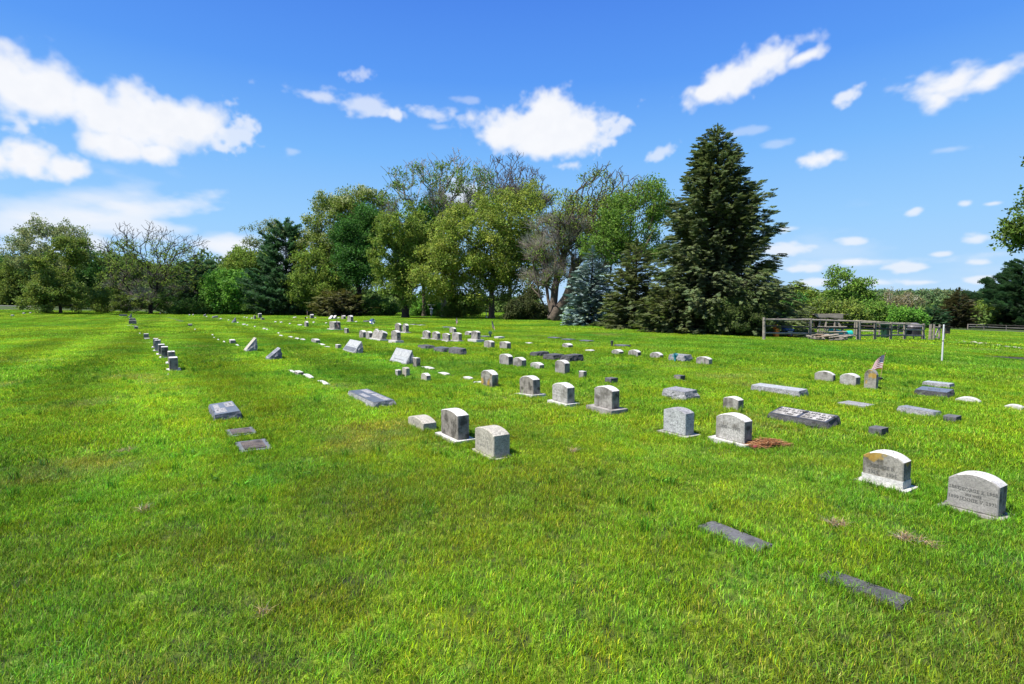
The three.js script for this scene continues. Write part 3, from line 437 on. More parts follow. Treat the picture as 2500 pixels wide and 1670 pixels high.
// ---- right: the country beyond the pen
{
  const Rg = 'trees beyond the rail fence', dense = (seed, px, depth, name, label, crown, color, x = {}) => broadleaf({ seed, name, label, px, depth, crown, color, fork: 30, boughs: 60, twigs: 300, leaves: 2200, trunk: 0.24, boughSize: 1.0, jitter: 0.6, per: 12, ballR: 0.5, leafSize: 0.26, group: Rg, ...x });
  dense(461, 1890, 92, 'willow_tree', 'pale grey-green willow beside the laurel bush', [[1890, 742, 34, 40]], [0.19, 0.21, 0.08]);
  dense(462, 1945, 88, 'maple_tree', 'yellow-green rounded tree next to the pale willow', [[1945, 745, 40, 40]], G.yellow);
  dense(463, 1942, 76, 'maple_tree', 'small deep green tree in front of the yellow-green rounded tree', [[1942, 755, 22, 32]], G.deep, { leaves: 900, fork: 20 });
  broadleaf({ seed: 464, name: 'sycamore_tree', label: 'spreading bright green tree with gaps behind the old wooden frame', px: 2060, depth: 84, crown: [[2055, 700, 44, 44], [2010, 735, 36, 36], [2100, 715, 40, 42], [2060, 755, 74, 32], [2130, 740, 30, 28]], color: G.fresh, fork: 50, boughs: 70, twigs: 420, leaves: 2000, trunk: 0.26, boughSize: 0.8, jitter: 0.5, per: 11, ballR: 0.42, leafSize: 0.24, bark: barkDark, group: Rg });
  dense(465, 2000, 74, 'hedge_tree', 'yellow-green thicket behind the back rails of the pen', [[1985, 765, 34, 24], [2020, 768, 34, 22], [2060, 770, 34, 22]], G.olive, { fork: 12, trunk: 0.12, category: 'shrub' });
  dense(466, 2120, 76, 'hedge_tree', 'green thicket right of the bright spreading tree', [[2105, 768, 36, 26], [2150, 772, 34, 26]], G.fresh, { fork: 12, trunk: 0.12, category: 'shrub' });
  for (const [s, px, top, where] of [[467, 2165, 708, 'beside the green thicket'], [468, 2195, 722, 'shortest of three below the wooded hill'], [469, 2222, 712, 'rising behind the round bright bush']]) broadleaf({ seed: s, name: 'birch_tree', label: 'bare pale-stemmed tree ' + where, px, depth: 104, crown: [[px, (top + 770) / 2, 24, (770 - top) / 2]], color: [0.2, 0.19, 0.09], fork: 50, boughs: 26, twigs: 220, leaves: 330, trunk: 0.2, tipR: 0.022, boughSize: 0.8, upward: 0.9, per: 7, ballR: 0.35, leafSize: 0.2, bark: barkWhite, group: Rg });
  dense(470, 2215, 66, 'round_bush', 'round bright green bush behind the fence gate', [[2214, 778, 30, 20]], G.bright, { fork: 8, trunk: 0.1, leaves: 1200, category: 'shrub', leafSize: 0.2, ballR: 0.35, boughSize: 0.5 });
  conifer({ seed: 471, name: 'cedar_tree', label: 'short dark green cedar left of the brown cedar', px: 2284, depth: 104, tip: [2284, 748], outline: [[0, 26], [0.4, 24], [1, 3]], branches: 110, trunk: 0.1, color: G.pine, spray: 1.05, dens: 3, rise: [0.3, 0.9], group: Rg });
  conifer({ seed: 472, name: 'cedar_tree', label: 'brownish pointed cedar standing alone on the far lawn', px: 2342, depth: 110, tip: [2342, 706], outline: [[0, 34], [0.2, 36], [0.6, 22], [0.85, 8], [1, 2]], branches: 190, trunk: 0.14, color: [0.09, 0.088, 0.03], spray: 1.1, dens: 3.2, rise: [0.3, 1.0], group: Rg });
  dense(473, 2396, 122, 'maple_tree', 'small yellow-green tree between the brown cedar and the big pine', [[2394, 765, 24, 26]], G.yellow, { leaves: 900, fork: 16 });
  conifer({ seed: 474, name: 'pine_tree', label: 'big blue-green pine by the far rail fence', px: 2500, depth: 122, tip: [2510, 640], outline: [[0, 104], [0.3, 100], [0.6, 70], [0.85, 40], [1, 14]], branches: 260, trunk: 0.3, needles: 'pine', color: [0.045, 0.105, 0.036], spray: 1.5, dens: 2.6, rise: [0, 0.5], lift: 0.25, group: Rg });
  // the overhanging tree whose trunk stands outside the frame
  broadleaf({ seed: 475, name: 'elm_tree', label: 'leafy hanging limbs of a tree leaning over the right lawn', px: 2740, depth: 17.5, crown: [[2515, 440, 26, 40, 2.0], [2490, 560, 40, 48, 3.0], [2610, 480, 100, 110], [2720, 400, 190, 160, 0.5]], color: [0.10, 0.17, 0.025], fork: 150, boughs: 120, twigs: 900, leaves: 2900, trunk: 0.26, boughSize: 0.3, step: 0.4, upward: -0.4, jitter: 0.16, per: 7, ballR: 0.14, leafSize: 0.09, tipR: 0.006, bark: barkDark, deep: 0.5, group: Rg });
  // woods on the far hill: nobody could count these crowns
  const R = rngOf(480), wood = [], cols = [[0.13, 0.20, 0.075], [0.10, 0.165, 0.06], [0.16, 0.22, 0.085]];  // distance haze is mixed into these lighter, bluer greens
  for (let i = 0; i < 900; i++) { const z = -(300 + R() * 170), x = 90 + R() * 420; const g = groundY(x, z), c = cols[Math.floor(R() * 3)], h = 5 + R() * 4; if (g < -9 && R() < 0.4) continue; for (let j = 0; j < 26; j++) { const a = R() * 6.28, q = Math.sqrt(R()), y = R(); wood.push([V(x + Math.cos(a) * q * 4.6 * Math.sqrt(1 - y * y * 0.8), g + h * (0.35 + y * 0.65), z + Math.sin(a) * q * 4.6 * Math.sqrt(1 - y * y * 0.8)), randQ(R), 2.2 + R() * 1.4, c.map(v => v * (0.8 + R() * 0.4) / 0.1)]); } }
  const hill = scatter('hillside_wood', clump(26, 0.62, 0.34, 11), leafMat([0.1, 0.1, 0.1], 0.25), wood, scene); tag(hill, 'distant green wood covering the low hill', 'wood', null, 'stuff');
  // low growth that closes the view between the trunks, far behind the tree line
  const back = []; for (let i = 0; i < 5200; i++) { const px = -60 + R() * 2480, d = 118 + R() * 40, p = atDepth(px, 745, d), g = groundY(p.x, p.z), y = R(), hi = px < 560 ? 9 : px < 980 ? 5 : px < 1900 ? 3.2 : 3.5; if (px > 1310 && px < 1390) continue; back.push([V(p.x, g + 0.4 + y * hi * (0.55 + 0.9 * noise2(px * 0.012, 3, 9)), p.z), randQ(R), 1.6 + R() * 1.2, mix3([0.8, 1.4, 0.4], [1.7, 2.2, 0.6], R())]); }
  const far = scatter('far_thicket', clump(22, 0.62, 0.34, 12), leafMat([0.09, 0.1, 0.075], 0.3), back, scene); tag(far, 'mixed green thicket far behind the tree line', 'thicket', null, 'stuff');
}
// ---------------------------------------------------------------- stone
function stoneTexture(seed, base, { speck = 0.2, grime = 0.5, dark = [70, 66, 60], streak = 0.5, lichen = 0, size = 512 }) {
  return texture(size, (u, v) => {
    const f = fbm(u * 90, v * 90, 2, seed, 90), m = fbm(u * 12, v * 12, 4, seed + 5, 12), s = fbm(u * 40, v * 5, 3, seed + 9, 5), b = fbm(u * 5, v * 5, 3, seed + 13, 5), sp = noise2(u * 256, v * 256, seed + 17, 256);
    let g = clamp((m - 0.46) * 3.2 * grime + (s - 0.5) * 2.4 * streak * grime + (b - 0.5) * 1.6 * grime + (f - 0.5) * 1.4 * grime);
    if (sp > 0.86) g = clamp(g + grime * 0.55);
    let c = mix3(base, dark, g * 0.85); const k = 1 + (f - 0.5) * speck * 1.6 + (sp - 0.5) * speck; c = c.map(q => q * k);
    if (lichen) { const l = step01(0.57, 0.68, fbm(u * 7 + 3, v * 7, 4, seed + 21, 7)) * lichen * (0.55 + 0.45 * f); c = mix3(c, [176, 136, 42], l); }
    return c;
  });
}
const bump = (seed, f) => texture(256, (u, v) => { const n = fbm(u * f, v * f, 4, seed, f) * 255; return [n, n, n]; }, false);
const bumpFine = bump(301, 48), bumpRough = bump(303, 18);
const stoneMat = (map, rough = 0.9, b = bumpFine, bs = 0.002, color) => new THREE.MeshStandardMaterial({ map, roughness: rough, bumpMap: b, bumpScale: bs, color: color ?? new THREE.Color(0.88, 0.88, 0.88) });
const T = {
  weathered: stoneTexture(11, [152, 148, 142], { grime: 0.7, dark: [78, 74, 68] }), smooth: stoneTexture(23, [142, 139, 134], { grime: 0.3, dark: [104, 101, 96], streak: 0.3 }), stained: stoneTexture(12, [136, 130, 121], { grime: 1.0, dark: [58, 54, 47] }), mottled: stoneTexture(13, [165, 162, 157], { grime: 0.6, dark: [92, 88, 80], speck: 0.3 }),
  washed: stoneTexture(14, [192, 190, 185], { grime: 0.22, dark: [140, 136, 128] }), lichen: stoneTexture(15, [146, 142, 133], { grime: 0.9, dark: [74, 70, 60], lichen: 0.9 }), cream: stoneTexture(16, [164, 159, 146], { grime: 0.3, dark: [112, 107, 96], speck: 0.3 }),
  granite: stoneTexture(17, [140, 140, 141], { grime: 0.35, dark: [90, 90, 93], speck: 0.45, streak: 0.1 }), blue: stoneTexture(18, [98, 102, 110], { grime: 0.35, dark: [66, 69, 77], speck: 0.35, streak: 0.1 }), pale: stoneTexture(19, [162, 164, 164], { grime: 0.25, dark: [112, 113, 114], speck: 0.35, streak: 0.15 }),
  charcoal: stoneTexture(20, [74, 74, 75], { grime: 0.5, dark: [38, 38, 39], speck: 0.4, streak: 0.2 }), slate: stoneTexture(21, [90, 90, 92], { grime: 0.5, dark: [52, 52, 54], speck: 0.25, streak: 0.6 }), bronze: stoneTexture(22, [104, 92, 80], { grime: 0.9, dark: [52, 46, 42], speck: 0.3 }),
};
const M = {}; for (const k in T) M[k] = stoneMat(T[k], 0.92, bumpFine, 0.0025);
M.polishedBlue = stoneMat(T.blue, 0.32, bumpFine, 0.0004); M.polishedGranite = stoneMat(T.granite, 0.45, bumpFine, 0.0005); M.polishedDark = stoneMat(T.charcoal, 0.3, bumpFine, 0.0004); M.polishedPale = stoneMat(T.pale, 0.5, bumpFine, 0.0005);
M.rockGranite = stoneMat(T.granite, 0.95, bumpRough, 0.012); M.rockBlue = stoneMat(T.blue, 0.95, bumpRough, 0.012); M.rockDark = stoneMat(T.charcoal, 0.95, bumpRough, 0.012); M.rockSlate = stoneMat(T.slate, 0.95, bumpRough, 0.012);
M.bronze.roughness = 0.6; M.bronze.metalness = 0.2;
M.shadedLetter = new THREE.MeshStandardMaterial({ color: new THREE.Color(0.10, 0.098, 0.092), roughness: 1 });  // the shade inside cut letters is put into this dark colour
M.letterPale = new THREE.MeshStandardMaterial({ color: new THREE.Color(0.42, 0.42, 0.4), roughness: 1 });
M.panelPale = stoneMat(T.mottled, 0.9); M.paintedLetter = new THREE.MeshStandardMaterial({ color: new THREE.Color(0.018, 0.018, 0.02), roughness: 0.8 });

const footprints = [];                                             // where the grass must leave room: [centre, half width, half depth, yaw]
const stoneR = rngOf(77);
// the upright slab: an outline in x, y pushed back along -z, split into face, washed top and ends, with small worn bevels
function slab(outline, t, bev = 0.008) {
  const s = new THREE.Shape(outline.map(([x, y]) => new THREE.Vector2(x, y)));
  const g0 = new THREE.ExtrudeGeometry(s, { depth: t - 2 * bev, bevelEnabled: true, bevelSize: bev, bevelThickness: bev, bevelOffset: -bev, bevelSegments: 1, curveSegments: 8 }); g0.translate(0, 0, -t + bev);
  const g = boxUV(g0, stoneR() * 3, stoneR() * 3), n = g.attributes.normal, P = g.attributes.position, uv = g.attributes.uv, bins = [[], [], []];
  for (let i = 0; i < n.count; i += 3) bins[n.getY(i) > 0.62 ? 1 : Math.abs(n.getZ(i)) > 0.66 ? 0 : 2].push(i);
  const pos = [], nn = [], u = []; g.clearGroups(); const out = new THREE.BufferGeometry(); let at = 0;
  bins.forEach((b, m) => { for (const i of b) for (let k = 0; k < 3; k++) { const j = i + k; pos.push(P.getX(j), P.getY(j), P.getZ(j)); nn.push(n.getX(j), n.getY(j), n.getZ(j)); u.push(uv.getX(j), uv.getY(j)); } out.addGroup(at, b.length * 3, m); at += b.length * 3; });
  out.setAttribute('position', new THREE.Float32BufferAttribute(pos, 3)); out.setAttribute('normal', new THREE.Float32BufferAttribute(nn, 3)); out.setAttribute('uv', new THREE.Float32BufferAttribute(u, 2)); return out;
}
function archOutline(w, h, rise, below = 0.06) { const p = [[-w / 2, -below], [w / 2, -below], [w / 2, h]]; const n = rise > 0.001 ? 12 : 0; for (let i = 1; i < n; i++) { const x = w / 2 - w * i / n, q = x / (w / 2); p.push([x, h + rise * (1 - q * q * (0.75 + 0.25 * q * q))]); } p.push([-w / 2, h]); return p; }
function bookOutline(w, h, rise) { const p = [[-w / 2, -0.04], [w / 2, -0.04], [w / 2, h]]; for (let k = 0; k < 2; k++) for (let i = 1; i <= 7; i++) { const s = i / 7, x = w / 2 - w * (k + s) / 2; p.push([x, h + (i < 7 ? rise * Math.sin(s * Math.PI) : k ? 0 : -0.01)]); } p.pop(); p.push([-w / 2, h]); return p; }
// rock-pitched block: chiselled sides bulge about a flat, finished top that may slope from a low front to a high back. Front is +z; x along the row.
function rockBlock(w, t, hf, hb, rough = 0.02, below = 0.08, topIn = 0) {
  const R = rngOf(Math.floor(stoneR() * 1e6)), nx = Math.max(5, Math.round(w / 0.05)), nz = Math.max(4, Math.round(t / 0.05)), rows = 5, ring = [], seed = Math.floor(R() * 1000);
  for (let i = 0; i < nx; i++) ring.push([-w / 2 + w * i / nx, 0, 0, 1]); for (let i = 0; i < nz; i++) ring.push([w / 2, -t * i / nz, 1, 0]);
  for (let i = 0; i < nx; i++) ring.push([w / 2 - w * i / nx, -t, 0, -1]); for (let i = 0; i < nz; i++) ring.push([-w / 2, -t + t * i / nz, -1, 0]);
  const pos = [], idx = [], n = ring.length, topY = z => lerp(hf, hb, -z / t);
  for (let r = 0; r <= rows; r++) { const s = r / rows; ring.forEach(([x, z, ox, oz], i) => {
    const y = lerp(-below, topY(z), s), bulge = Math.sin(Math.min(1, s * 1.05) * Math.PI * 0.93 + 0.22), e = r === rows ? -topIn : rough * (0.35 + 0.65 * bulge) * (0.5 + 2.0 * (noise3(x * 19, y * 23, z * 19, seed) - 0.25)) - (r === rows - 1 ? rough * 0.2 : 0);
    const cx = ox || Math.sign(x) * (Math.abs(x) > w / 2 - 0.001 ? 1 : 0), cz = oz; pos.push(x + cx * e, y + (r && r < rows ? (R() - 0.5) * rough * 0.8 : r === rows ? (R() - 0.5) * rough * 0.15 : 0), z + cz * e); }); }
  for (let r = 0; r < rows; r++) for (let i = 0; i < n; i++) { const a = r * n + i, b = r * n + (i + 1) % n; (i + r) % 2 ? idx.push(a, b, a + n, b, b + n, a + n) : idx.push(a, b, b + n, a, b + n, a + n); }
  const c = pos.length / 3; pos.push(0, topY(-t / 2) - 0.004, -t / 2); for (let i = 0; i < n; i++) idx.push(rows * n + i, rows * n + (i + 1) % n, c);
  return boxUV(geo(pos, idx), stoneR() * 3, stoneR() * 3);
}
function facePlate(w, t, hf, hb, thick = 0.01, inset = 0.004) {     // the finished face lying on such a block
  const L = Math.hypot(t, hb - hf), g = new THREE.BoxGeometry(w - 2 * inset, thick, L - 2 * inset); g.rotateX(Math.atan2(hb - hf, t)); g.translate(0, (hf + hb) / 2 + thick * 0.25, -t / 2); return boxUV(g, stoneR() * 3, stoneR() * 3);
}
const font = await new FontLoader().loadAsync('fonts/droid/droid_serif_regular.typeface.json'), fontBold = await new FontLoader().loadAsync('fonts/droid/droid_sans_bold.typeface.json');
function lettering(lines, f = font) {                               // lines: [text, size, x (centre), y]; thin raised letters; headstones carry the shade of the cut as dark colour
  return merged(lines.map(([s, size, x, y, sx = 1]) => { const g = new TextGeometry(s, { font: f, size, depth: 0.002, curveSegments: 2 }); g.computeBoundingBox(); g.translate(-(g.boundingBox.max.x + g.boundingBox.min.x) / 2, 0, 0); g.scale(sx, 1, 1); g.translate(x, y, 0); return g; }));
}
// worn, unreadable cutting: short uneven strokes in lines
function wornMarks(w, lines, y0, dy, size) { const R = rngOf(Math.floor(stoneR() * 1e6)), out = []; for (let l = 0; l < lines; l++) { const half = w * (0.2 + R() * 0.2); for (let x = -half; x < half; x += size * (0.55 + R() * 0.5)) { if (R() < 0.2) continue; out.push(box(size * (0.1 + R() * 0.12), size * (0.4 + R() * 0.5), 0.0015, x, y0 - l * dy + (R() - 0.5) * size * 0.2, 0.0006, 0, (R() - 0.5) * 0.5)); if (R() < 0.5) out.push(box(size * 0.35, size * 0.12, 0.0015, x + size * 0.15, y0 - l * dy + (R() - 0.5) * size * 0.7, 0.0006)); } } return merged(out); }

// sizes from the photograph: R = foot of the front right corner in pixels; w, t, h = pixels (or metres when below 0.92) of front width, end width and height
function measure(px, py, w, t, h) {
  const p = ground(px, py), depth = -p.z * CP + (EYE - p.y) * SP, k = depth / FOCAL, e = 0.02, a = project(p), along = (a[0] - project(p.clone().addScaledVector(U, -e))[0]) / e, back = (project(p.clone().addScaledVector(N, -e))[0] - a[0]) / e;
  return { p, w: w < 0.92 ? w : w / Math.max(along, 8), t: t < 0.92 ? t : t / back, h: h < 0.92 ? h : h * k, k };
}
function grave(o) {
  const m = measure(o.px, o.py, o.w, o.t, o.h), turn = YAW + (o.twist ?? (stoneR() - 0.5) * 0.05);
  const w = o.wm ?? m.w, t = m.t, h = m.h, c = m.p.clone().addScaledVector(U, -w / 2); c.y = groundY(c.x, c.z);
  const g = thing(o.name, o.label, o.category ?? 'gravestone', c, turn, o.group), k = m.k; if (o.lean) g.rotation.z = o.lean; if (o.pitch) { g.rotation.order = 'YXZ'; g.rotation.x = o.pitch; }
  const og = o.overgrown ?? 0; footprints.push([c.clone().addScaledVector(N, -t / 2), w / 2 - og + (o.base ? (o.base.out ?? 0.05) : 0), t / 2 - og * 0.6 + (o.base ? (o.base.out ?? 0.05) : 0), turn]);
  return { g, w, t, h, k };
}
function upright(o) {
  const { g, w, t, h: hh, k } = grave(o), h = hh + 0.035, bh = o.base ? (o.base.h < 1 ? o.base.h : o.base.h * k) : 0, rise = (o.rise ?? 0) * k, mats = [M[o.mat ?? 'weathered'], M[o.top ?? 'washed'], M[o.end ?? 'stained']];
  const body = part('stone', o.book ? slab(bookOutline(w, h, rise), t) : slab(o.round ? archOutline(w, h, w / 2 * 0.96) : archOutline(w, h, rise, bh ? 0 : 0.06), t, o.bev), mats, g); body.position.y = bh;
  if (o.bookSlant) body.rotation.x = -o.bookSlant;
  if (o.base) { const out = o.base.out ?? 0.05, b = boxUV(new THREE.BoxGeometry(w + out * 2, bh + 0.06, t + out * 2).translate(0, (bh - 0.06) / 2, -t / 2), stoneR(), stoneR()); part('base', b, M[o.base.mat ?? 'washed'], g); }
  if (o.text) { const l = part('lettering', lettering(o.text.map(([s, size, x, y, sx]) => [s, size * w, x * w, y * h, sx])), M.shadedLetter, body); l.position.z = 0.0005; }
  if (o.marks) { const l = part('worn_lettering', wornMarks(w, o.marks, h * 0.78, h * 0.2, w * 0.085), M[o.markMat ?? 'stained'], body); l.position.z = 0.0004; }
  if (o.white) { const b = boxUV(new THREE.BoxGeometry(w + 0.006, h * 0.3, t + 0.006).translate(0, h * 0.15 - 0.002, -t / 2), stoneR(), stoneR()); part('bleached_foot', b, M.washed, body); }
  if (o.topMarks) { const l = part('top_lettering', wornMarks(w * 0.9, 1, 0, 0, w * 0.07), M.stained, body); l.rotation.x = -Math.PI / 2; l.position.set(0, h + rise + 0.001, -t / 2); }
  return g;
}
function rocky(o) {                                                 // bevel and slant markers: chiselled sides, finished face
  const { g, w, t, h } = grave(o), up = o.overgrown ? 0.005 : 0.03, hf = h * (o.front ?? 1) + up, hb = h * (o.back ?? 1) + up;
  const body = part('chiselled_body', rockBlock(w, t, hf, hb, o.rough ?? 0.02), M[o.mat ?? 'rockGranite'], g);
  const face = part('polished_face', facePlate(w, t, hf, hb), M[o.face ?? 'polishedGranite'], g), ang = Math.atan2(hb - hf, t), L = Math.hypot(t, hb - hf);
  const on = (gm, mat, name, x, y, lift) => { const m = part(name, gm, mat, face); m.rotation.x = ang - Math.PI / 2; m.position.set(x, (hf + hb) / 2, -t / 2).add(V(0, Math.cos(ang), Math.sin(ang)).multiplyScalar(0.008 + lift)).add(V(0, Math.sin(ang), -Math.cos(ang)).multiplyScalar(y)); return m; };
  for (const [x, y, pw, ph, mat = 'panelPale'] of o.panels ?? []) on(boxUV(new THREE.BoxGeometry(pw * w, ph * L, 0.003)), M[mat], 'inscription_panel', x * w, y * L, 0.001);
  for (const l of o.letters ?? []) on(lettering(l.lines.map(([s, size, x, y, sx]) => [s, size * L, x * w, y * L, sx]), fontBold), M.paintedLetter, 'lettering', 0, 0, 0.0028);
  for (const [x, y, pw, n] of o.worn ?? []) on(wornMarks(pw * w, n, 0, 0.055, 0.035), M.slate, 'worn_lettering', x * w, y * L, 0.0034);
  return g;
}
function flush(o) {                                                 // a slab level with the turf, some with a bronze plate
  const { g, w, t, h } = grave(o); part('granite_slab', boxUV(new THREE.BoxGeometry(w, h + 0.06, t).translate(0, (h - 0.06) / 2, -t / 2), stoneR(), stoneR()), M[o.mat ?? 'granite'], g);
  if (o.plate) { const [pw, pt] = o.plate; part('bronze_plate', boxUV(new THREE.BoxGeometry(w * pw, 0.012, t * pt).translate(0, h + 0.005, -t / 2)), M.bronze, g); const l = part('raised_lettering', wornMarks(Math.min(w, t) * 0.9, 3, 0.05, 0.05, 0.035), M.bronze, g); l.rotation.x = -Math.PI / 2; l.rotation.z = Math.PI / 2; l.position.set(0, h + 0.0118, -t / 2); }
  return g;
}
function lowMarker(o) {                                             // a small rounded marble foot marker barely clear of the grass
  const { g, w, t, h } = grave({ ...o, name: 'low_marker' }); part('stone', slab(archOutline(w, h * 0.72, h * 0.28), t, Math.min(0.015, h * 0.2)), [M.washed, M.washed, M.weathered], g); return g;
}
// ---------------------------------------------------------------- the graves
// the row that ends in the two inscribed stones, far to near
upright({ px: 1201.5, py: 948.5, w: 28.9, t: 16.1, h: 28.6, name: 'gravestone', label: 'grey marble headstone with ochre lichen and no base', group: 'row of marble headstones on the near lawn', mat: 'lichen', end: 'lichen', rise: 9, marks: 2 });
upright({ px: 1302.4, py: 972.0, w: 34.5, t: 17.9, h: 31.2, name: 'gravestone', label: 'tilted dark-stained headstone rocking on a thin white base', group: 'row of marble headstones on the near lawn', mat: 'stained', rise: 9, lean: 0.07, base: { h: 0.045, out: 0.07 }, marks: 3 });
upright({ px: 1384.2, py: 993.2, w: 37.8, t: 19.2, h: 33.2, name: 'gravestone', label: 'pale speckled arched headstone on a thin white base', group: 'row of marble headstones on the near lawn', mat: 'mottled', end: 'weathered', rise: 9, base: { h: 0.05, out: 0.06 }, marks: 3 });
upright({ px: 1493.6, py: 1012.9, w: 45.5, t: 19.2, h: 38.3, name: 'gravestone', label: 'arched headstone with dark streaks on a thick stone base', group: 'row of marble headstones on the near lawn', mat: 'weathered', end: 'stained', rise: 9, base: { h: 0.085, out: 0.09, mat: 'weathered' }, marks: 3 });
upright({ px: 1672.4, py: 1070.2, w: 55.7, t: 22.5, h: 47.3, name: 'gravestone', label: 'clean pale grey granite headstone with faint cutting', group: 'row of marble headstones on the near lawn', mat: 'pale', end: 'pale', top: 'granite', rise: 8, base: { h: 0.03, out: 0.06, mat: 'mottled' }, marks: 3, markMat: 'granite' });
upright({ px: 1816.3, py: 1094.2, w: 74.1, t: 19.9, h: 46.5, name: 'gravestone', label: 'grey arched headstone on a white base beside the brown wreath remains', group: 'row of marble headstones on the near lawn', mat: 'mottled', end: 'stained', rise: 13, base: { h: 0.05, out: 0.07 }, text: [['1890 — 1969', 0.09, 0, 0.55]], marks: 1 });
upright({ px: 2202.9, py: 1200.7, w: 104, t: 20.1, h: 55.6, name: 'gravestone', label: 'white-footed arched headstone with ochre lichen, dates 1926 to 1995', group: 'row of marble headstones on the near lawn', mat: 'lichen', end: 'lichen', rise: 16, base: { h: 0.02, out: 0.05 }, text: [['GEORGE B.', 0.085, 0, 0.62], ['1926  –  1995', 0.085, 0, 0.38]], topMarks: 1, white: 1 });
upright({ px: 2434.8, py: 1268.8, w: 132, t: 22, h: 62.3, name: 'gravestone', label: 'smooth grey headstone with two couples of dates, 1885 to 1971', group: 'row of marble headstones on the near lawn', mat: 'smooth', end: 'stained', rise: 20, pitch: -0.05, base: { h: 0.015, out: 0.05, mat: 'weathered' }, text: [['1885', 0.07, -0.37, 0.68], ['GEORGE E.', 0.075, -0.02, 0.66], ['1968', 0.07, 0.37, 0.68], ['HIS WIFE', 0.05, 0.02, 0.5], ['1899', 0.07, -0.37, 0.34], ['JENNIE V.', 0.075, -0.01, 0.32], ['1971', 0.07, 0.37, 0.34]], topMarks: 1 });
// the three nearest headstones
upright({ px: 1032.8, py: 1056.3, w: 38.3, t: 33.2, h: 14.8, name: 'gravestone', label: 'low rounded cream headstone sunk in the grass', group: 'three headstones nearest the bronze plates', mat: 'cream', top: 'cream', end: 'cream', rise: 9, marks: 1, markMat: 'weathered' });
upright({ px: 1117.2, py: 1083.9, w: 42.2, t: 28.9, h: 52.4, name: 'gravestone', label: 'dark lichen-blackened headstone on a chipped white base', group: 'three headstones nearest the bronze plates', mat: 'stained', end: 'stained', rise: 8, base: { h: 0.045, out: 0.06 }, marks: 4 });
upright({ px: 1206.6, py: 1122.3, w: 51.1, t: 39.6, h: 47.3, name: 'gravestone', label: 'thick cream headstone with pitted ends next to the blackened one', group: 'three headstones nearest the bronze plates', mat: 'cream', top: 'cream', end: 'cream', rise: 11, base: { h: 0.012, out: 0.045, mat: 'cream' }, marks: 3, markMat: 'weathered' });
// bevel markers and bronze plates by the open lawn
rocky({ px: 523.1, py: 1030.4, wm: 1.0, w: 0.78, t: 63.9, h: 12.3, name: 'bevel_marker', label: 'blue-grey polished sloped marker with dark chiselled end', group: 'markers around the bronze plates', front: 0.9, back: 1.25, mat: 'rockBlue', face: 'polishedBlue', panels: [[-0.2, 0.26, 0.42, 0.36, 'granite'], [0.22, -0.2, 0.38, 0.44, 'granite'], [-0.16, -0.28, 0.4, 0.22, 'granite']], worn: [[-0.2, 0.3, 0.36, 2], [0.22, -0.14, 0.3, 3]] });
flush({ px: 558.1, py: 1070.3, w: 0.46, t: 72, h: 4, name: 'bronze_plate_marker', label: 'flush granite slab with a brown bronze plate, next to the sloped marker', group: 'markers around the bronze plates', mat: 'blue', plate: [0.72, 0.7] });
flush({ px: 586.2, py: 1109.1, w: 0.56, t: 82, h: 4, name: 'bronze_plate_marker', label: 'flush granite slab with a greyed bronze plate, at the end of its row', group: 'markers around the bronze plates', mat: 'blue', plate: [0.7, 0.68] });
rocky({ px: 911.7, py: 997.6, w: 68.1, t: 52, h: 9.54, name: 'bevel_marker', label: 'wide low slate-blue marker with four pale inscribed panels', group: 'markers around the bronze plates', front: 1.0, back: 1.12, mat: 'rockGranite', face: 'polishedBlue', panels: [[-0.28, 0.22, 0.34, 0.32, 'granite'], [0.2, 0.24, 0.5, 0.3, 'granite'], [-0.02, -0.26, 0.3, 0.24, 'granite']], worn: [[0.2, 0.26, 0.4, 1]] });
// the two sunken dark slabs
rocky({ px: 1850.3, py: 1355.9, w: 165, t: 0.19, h: 6, overgrown: 0.03, name: 'sunken_slab', label: 'long grey slate slab with ribbed top, half sunk in the grass', group: 'sunken dark slabs on the near lawn', rough: 0.006, front: 1, back: 1.05, mat: 'rockSlate', face: 'slate' });
rocky({ px: 2200.6, py: 1499.8, w: 229, t: 31.3, h: 10, overgrown: 0.07, name: 'sunken_slab', label: 'long charcoal slab tilted and overgrown at one end', group: 'sunken dark slabs on the near lawn', rough: 0.008, front: 1, back: 0.9, mat: 'rockDark', face: 'charcoal', lean: 0.045 });
// right-hand rows
rocky({ px: 1671.2, py: 979.7, w: 54.9, t: 30.2, h: 16.9, name: 'bevel_marker', label: 'rough grey granite block beside the small square stubs', group: 'markers on the right-hand lawn', front: 1, back: 1.15, rough: 0.028 });
upright({ px: 1801.5, py: 1005.0, w: 38.3, t: 14.1, h: 21.5, name: 'gravestone', label: 'small arched headstone between the rough granite block and the dark double marker', group: 'markers on the right-hand lawn', mat: 'weathered', end: 'stained', rise: 6 });
rocky({ px: 1949.7, py: 971.0, w: 125, t: 21.7, h: 10.7, name: 'bevel_marker', label: 'very long low pale granite slab', group: 'markers on the right-hand lawn', front: 1, back: 1.2, rough: 0.014, mat: 'rockGranite', face: 'polishedPale' });
rocky({ px: 2016.8, py: 1050.8, w: 152, t: 30.7, h: 12.3, name: 'double_marker', label: 'dark polished double marker with two pale inscribed panels', group: 'markers on the right-hand lawn', front: 1.0, back: 1.9, rough: 0.02, mat: 'rockDark', face: 'polishedDark', panels: [[-0.245, 0, 0.43, 0.82], [0.245, 0, 0.43, 0.82]], letters: [{ lines: [['SALLIE R. COX', 0.17, -0.245, 0.15, 0.82], ['12. 26.  1867', 0.16, -0.245, -0.12, 0.82], ['1951', 0.16, -0.19, -0.36, 0.82], ['WILMER G. COX', 0.17, 0.245, 0.15, 0.82], ['10.  6.  1863', 0.16, 0.245, -0.12, 0.82], ['2. 19.  1941', 0.16, 0.245, -0.36, 0.82]] }] });
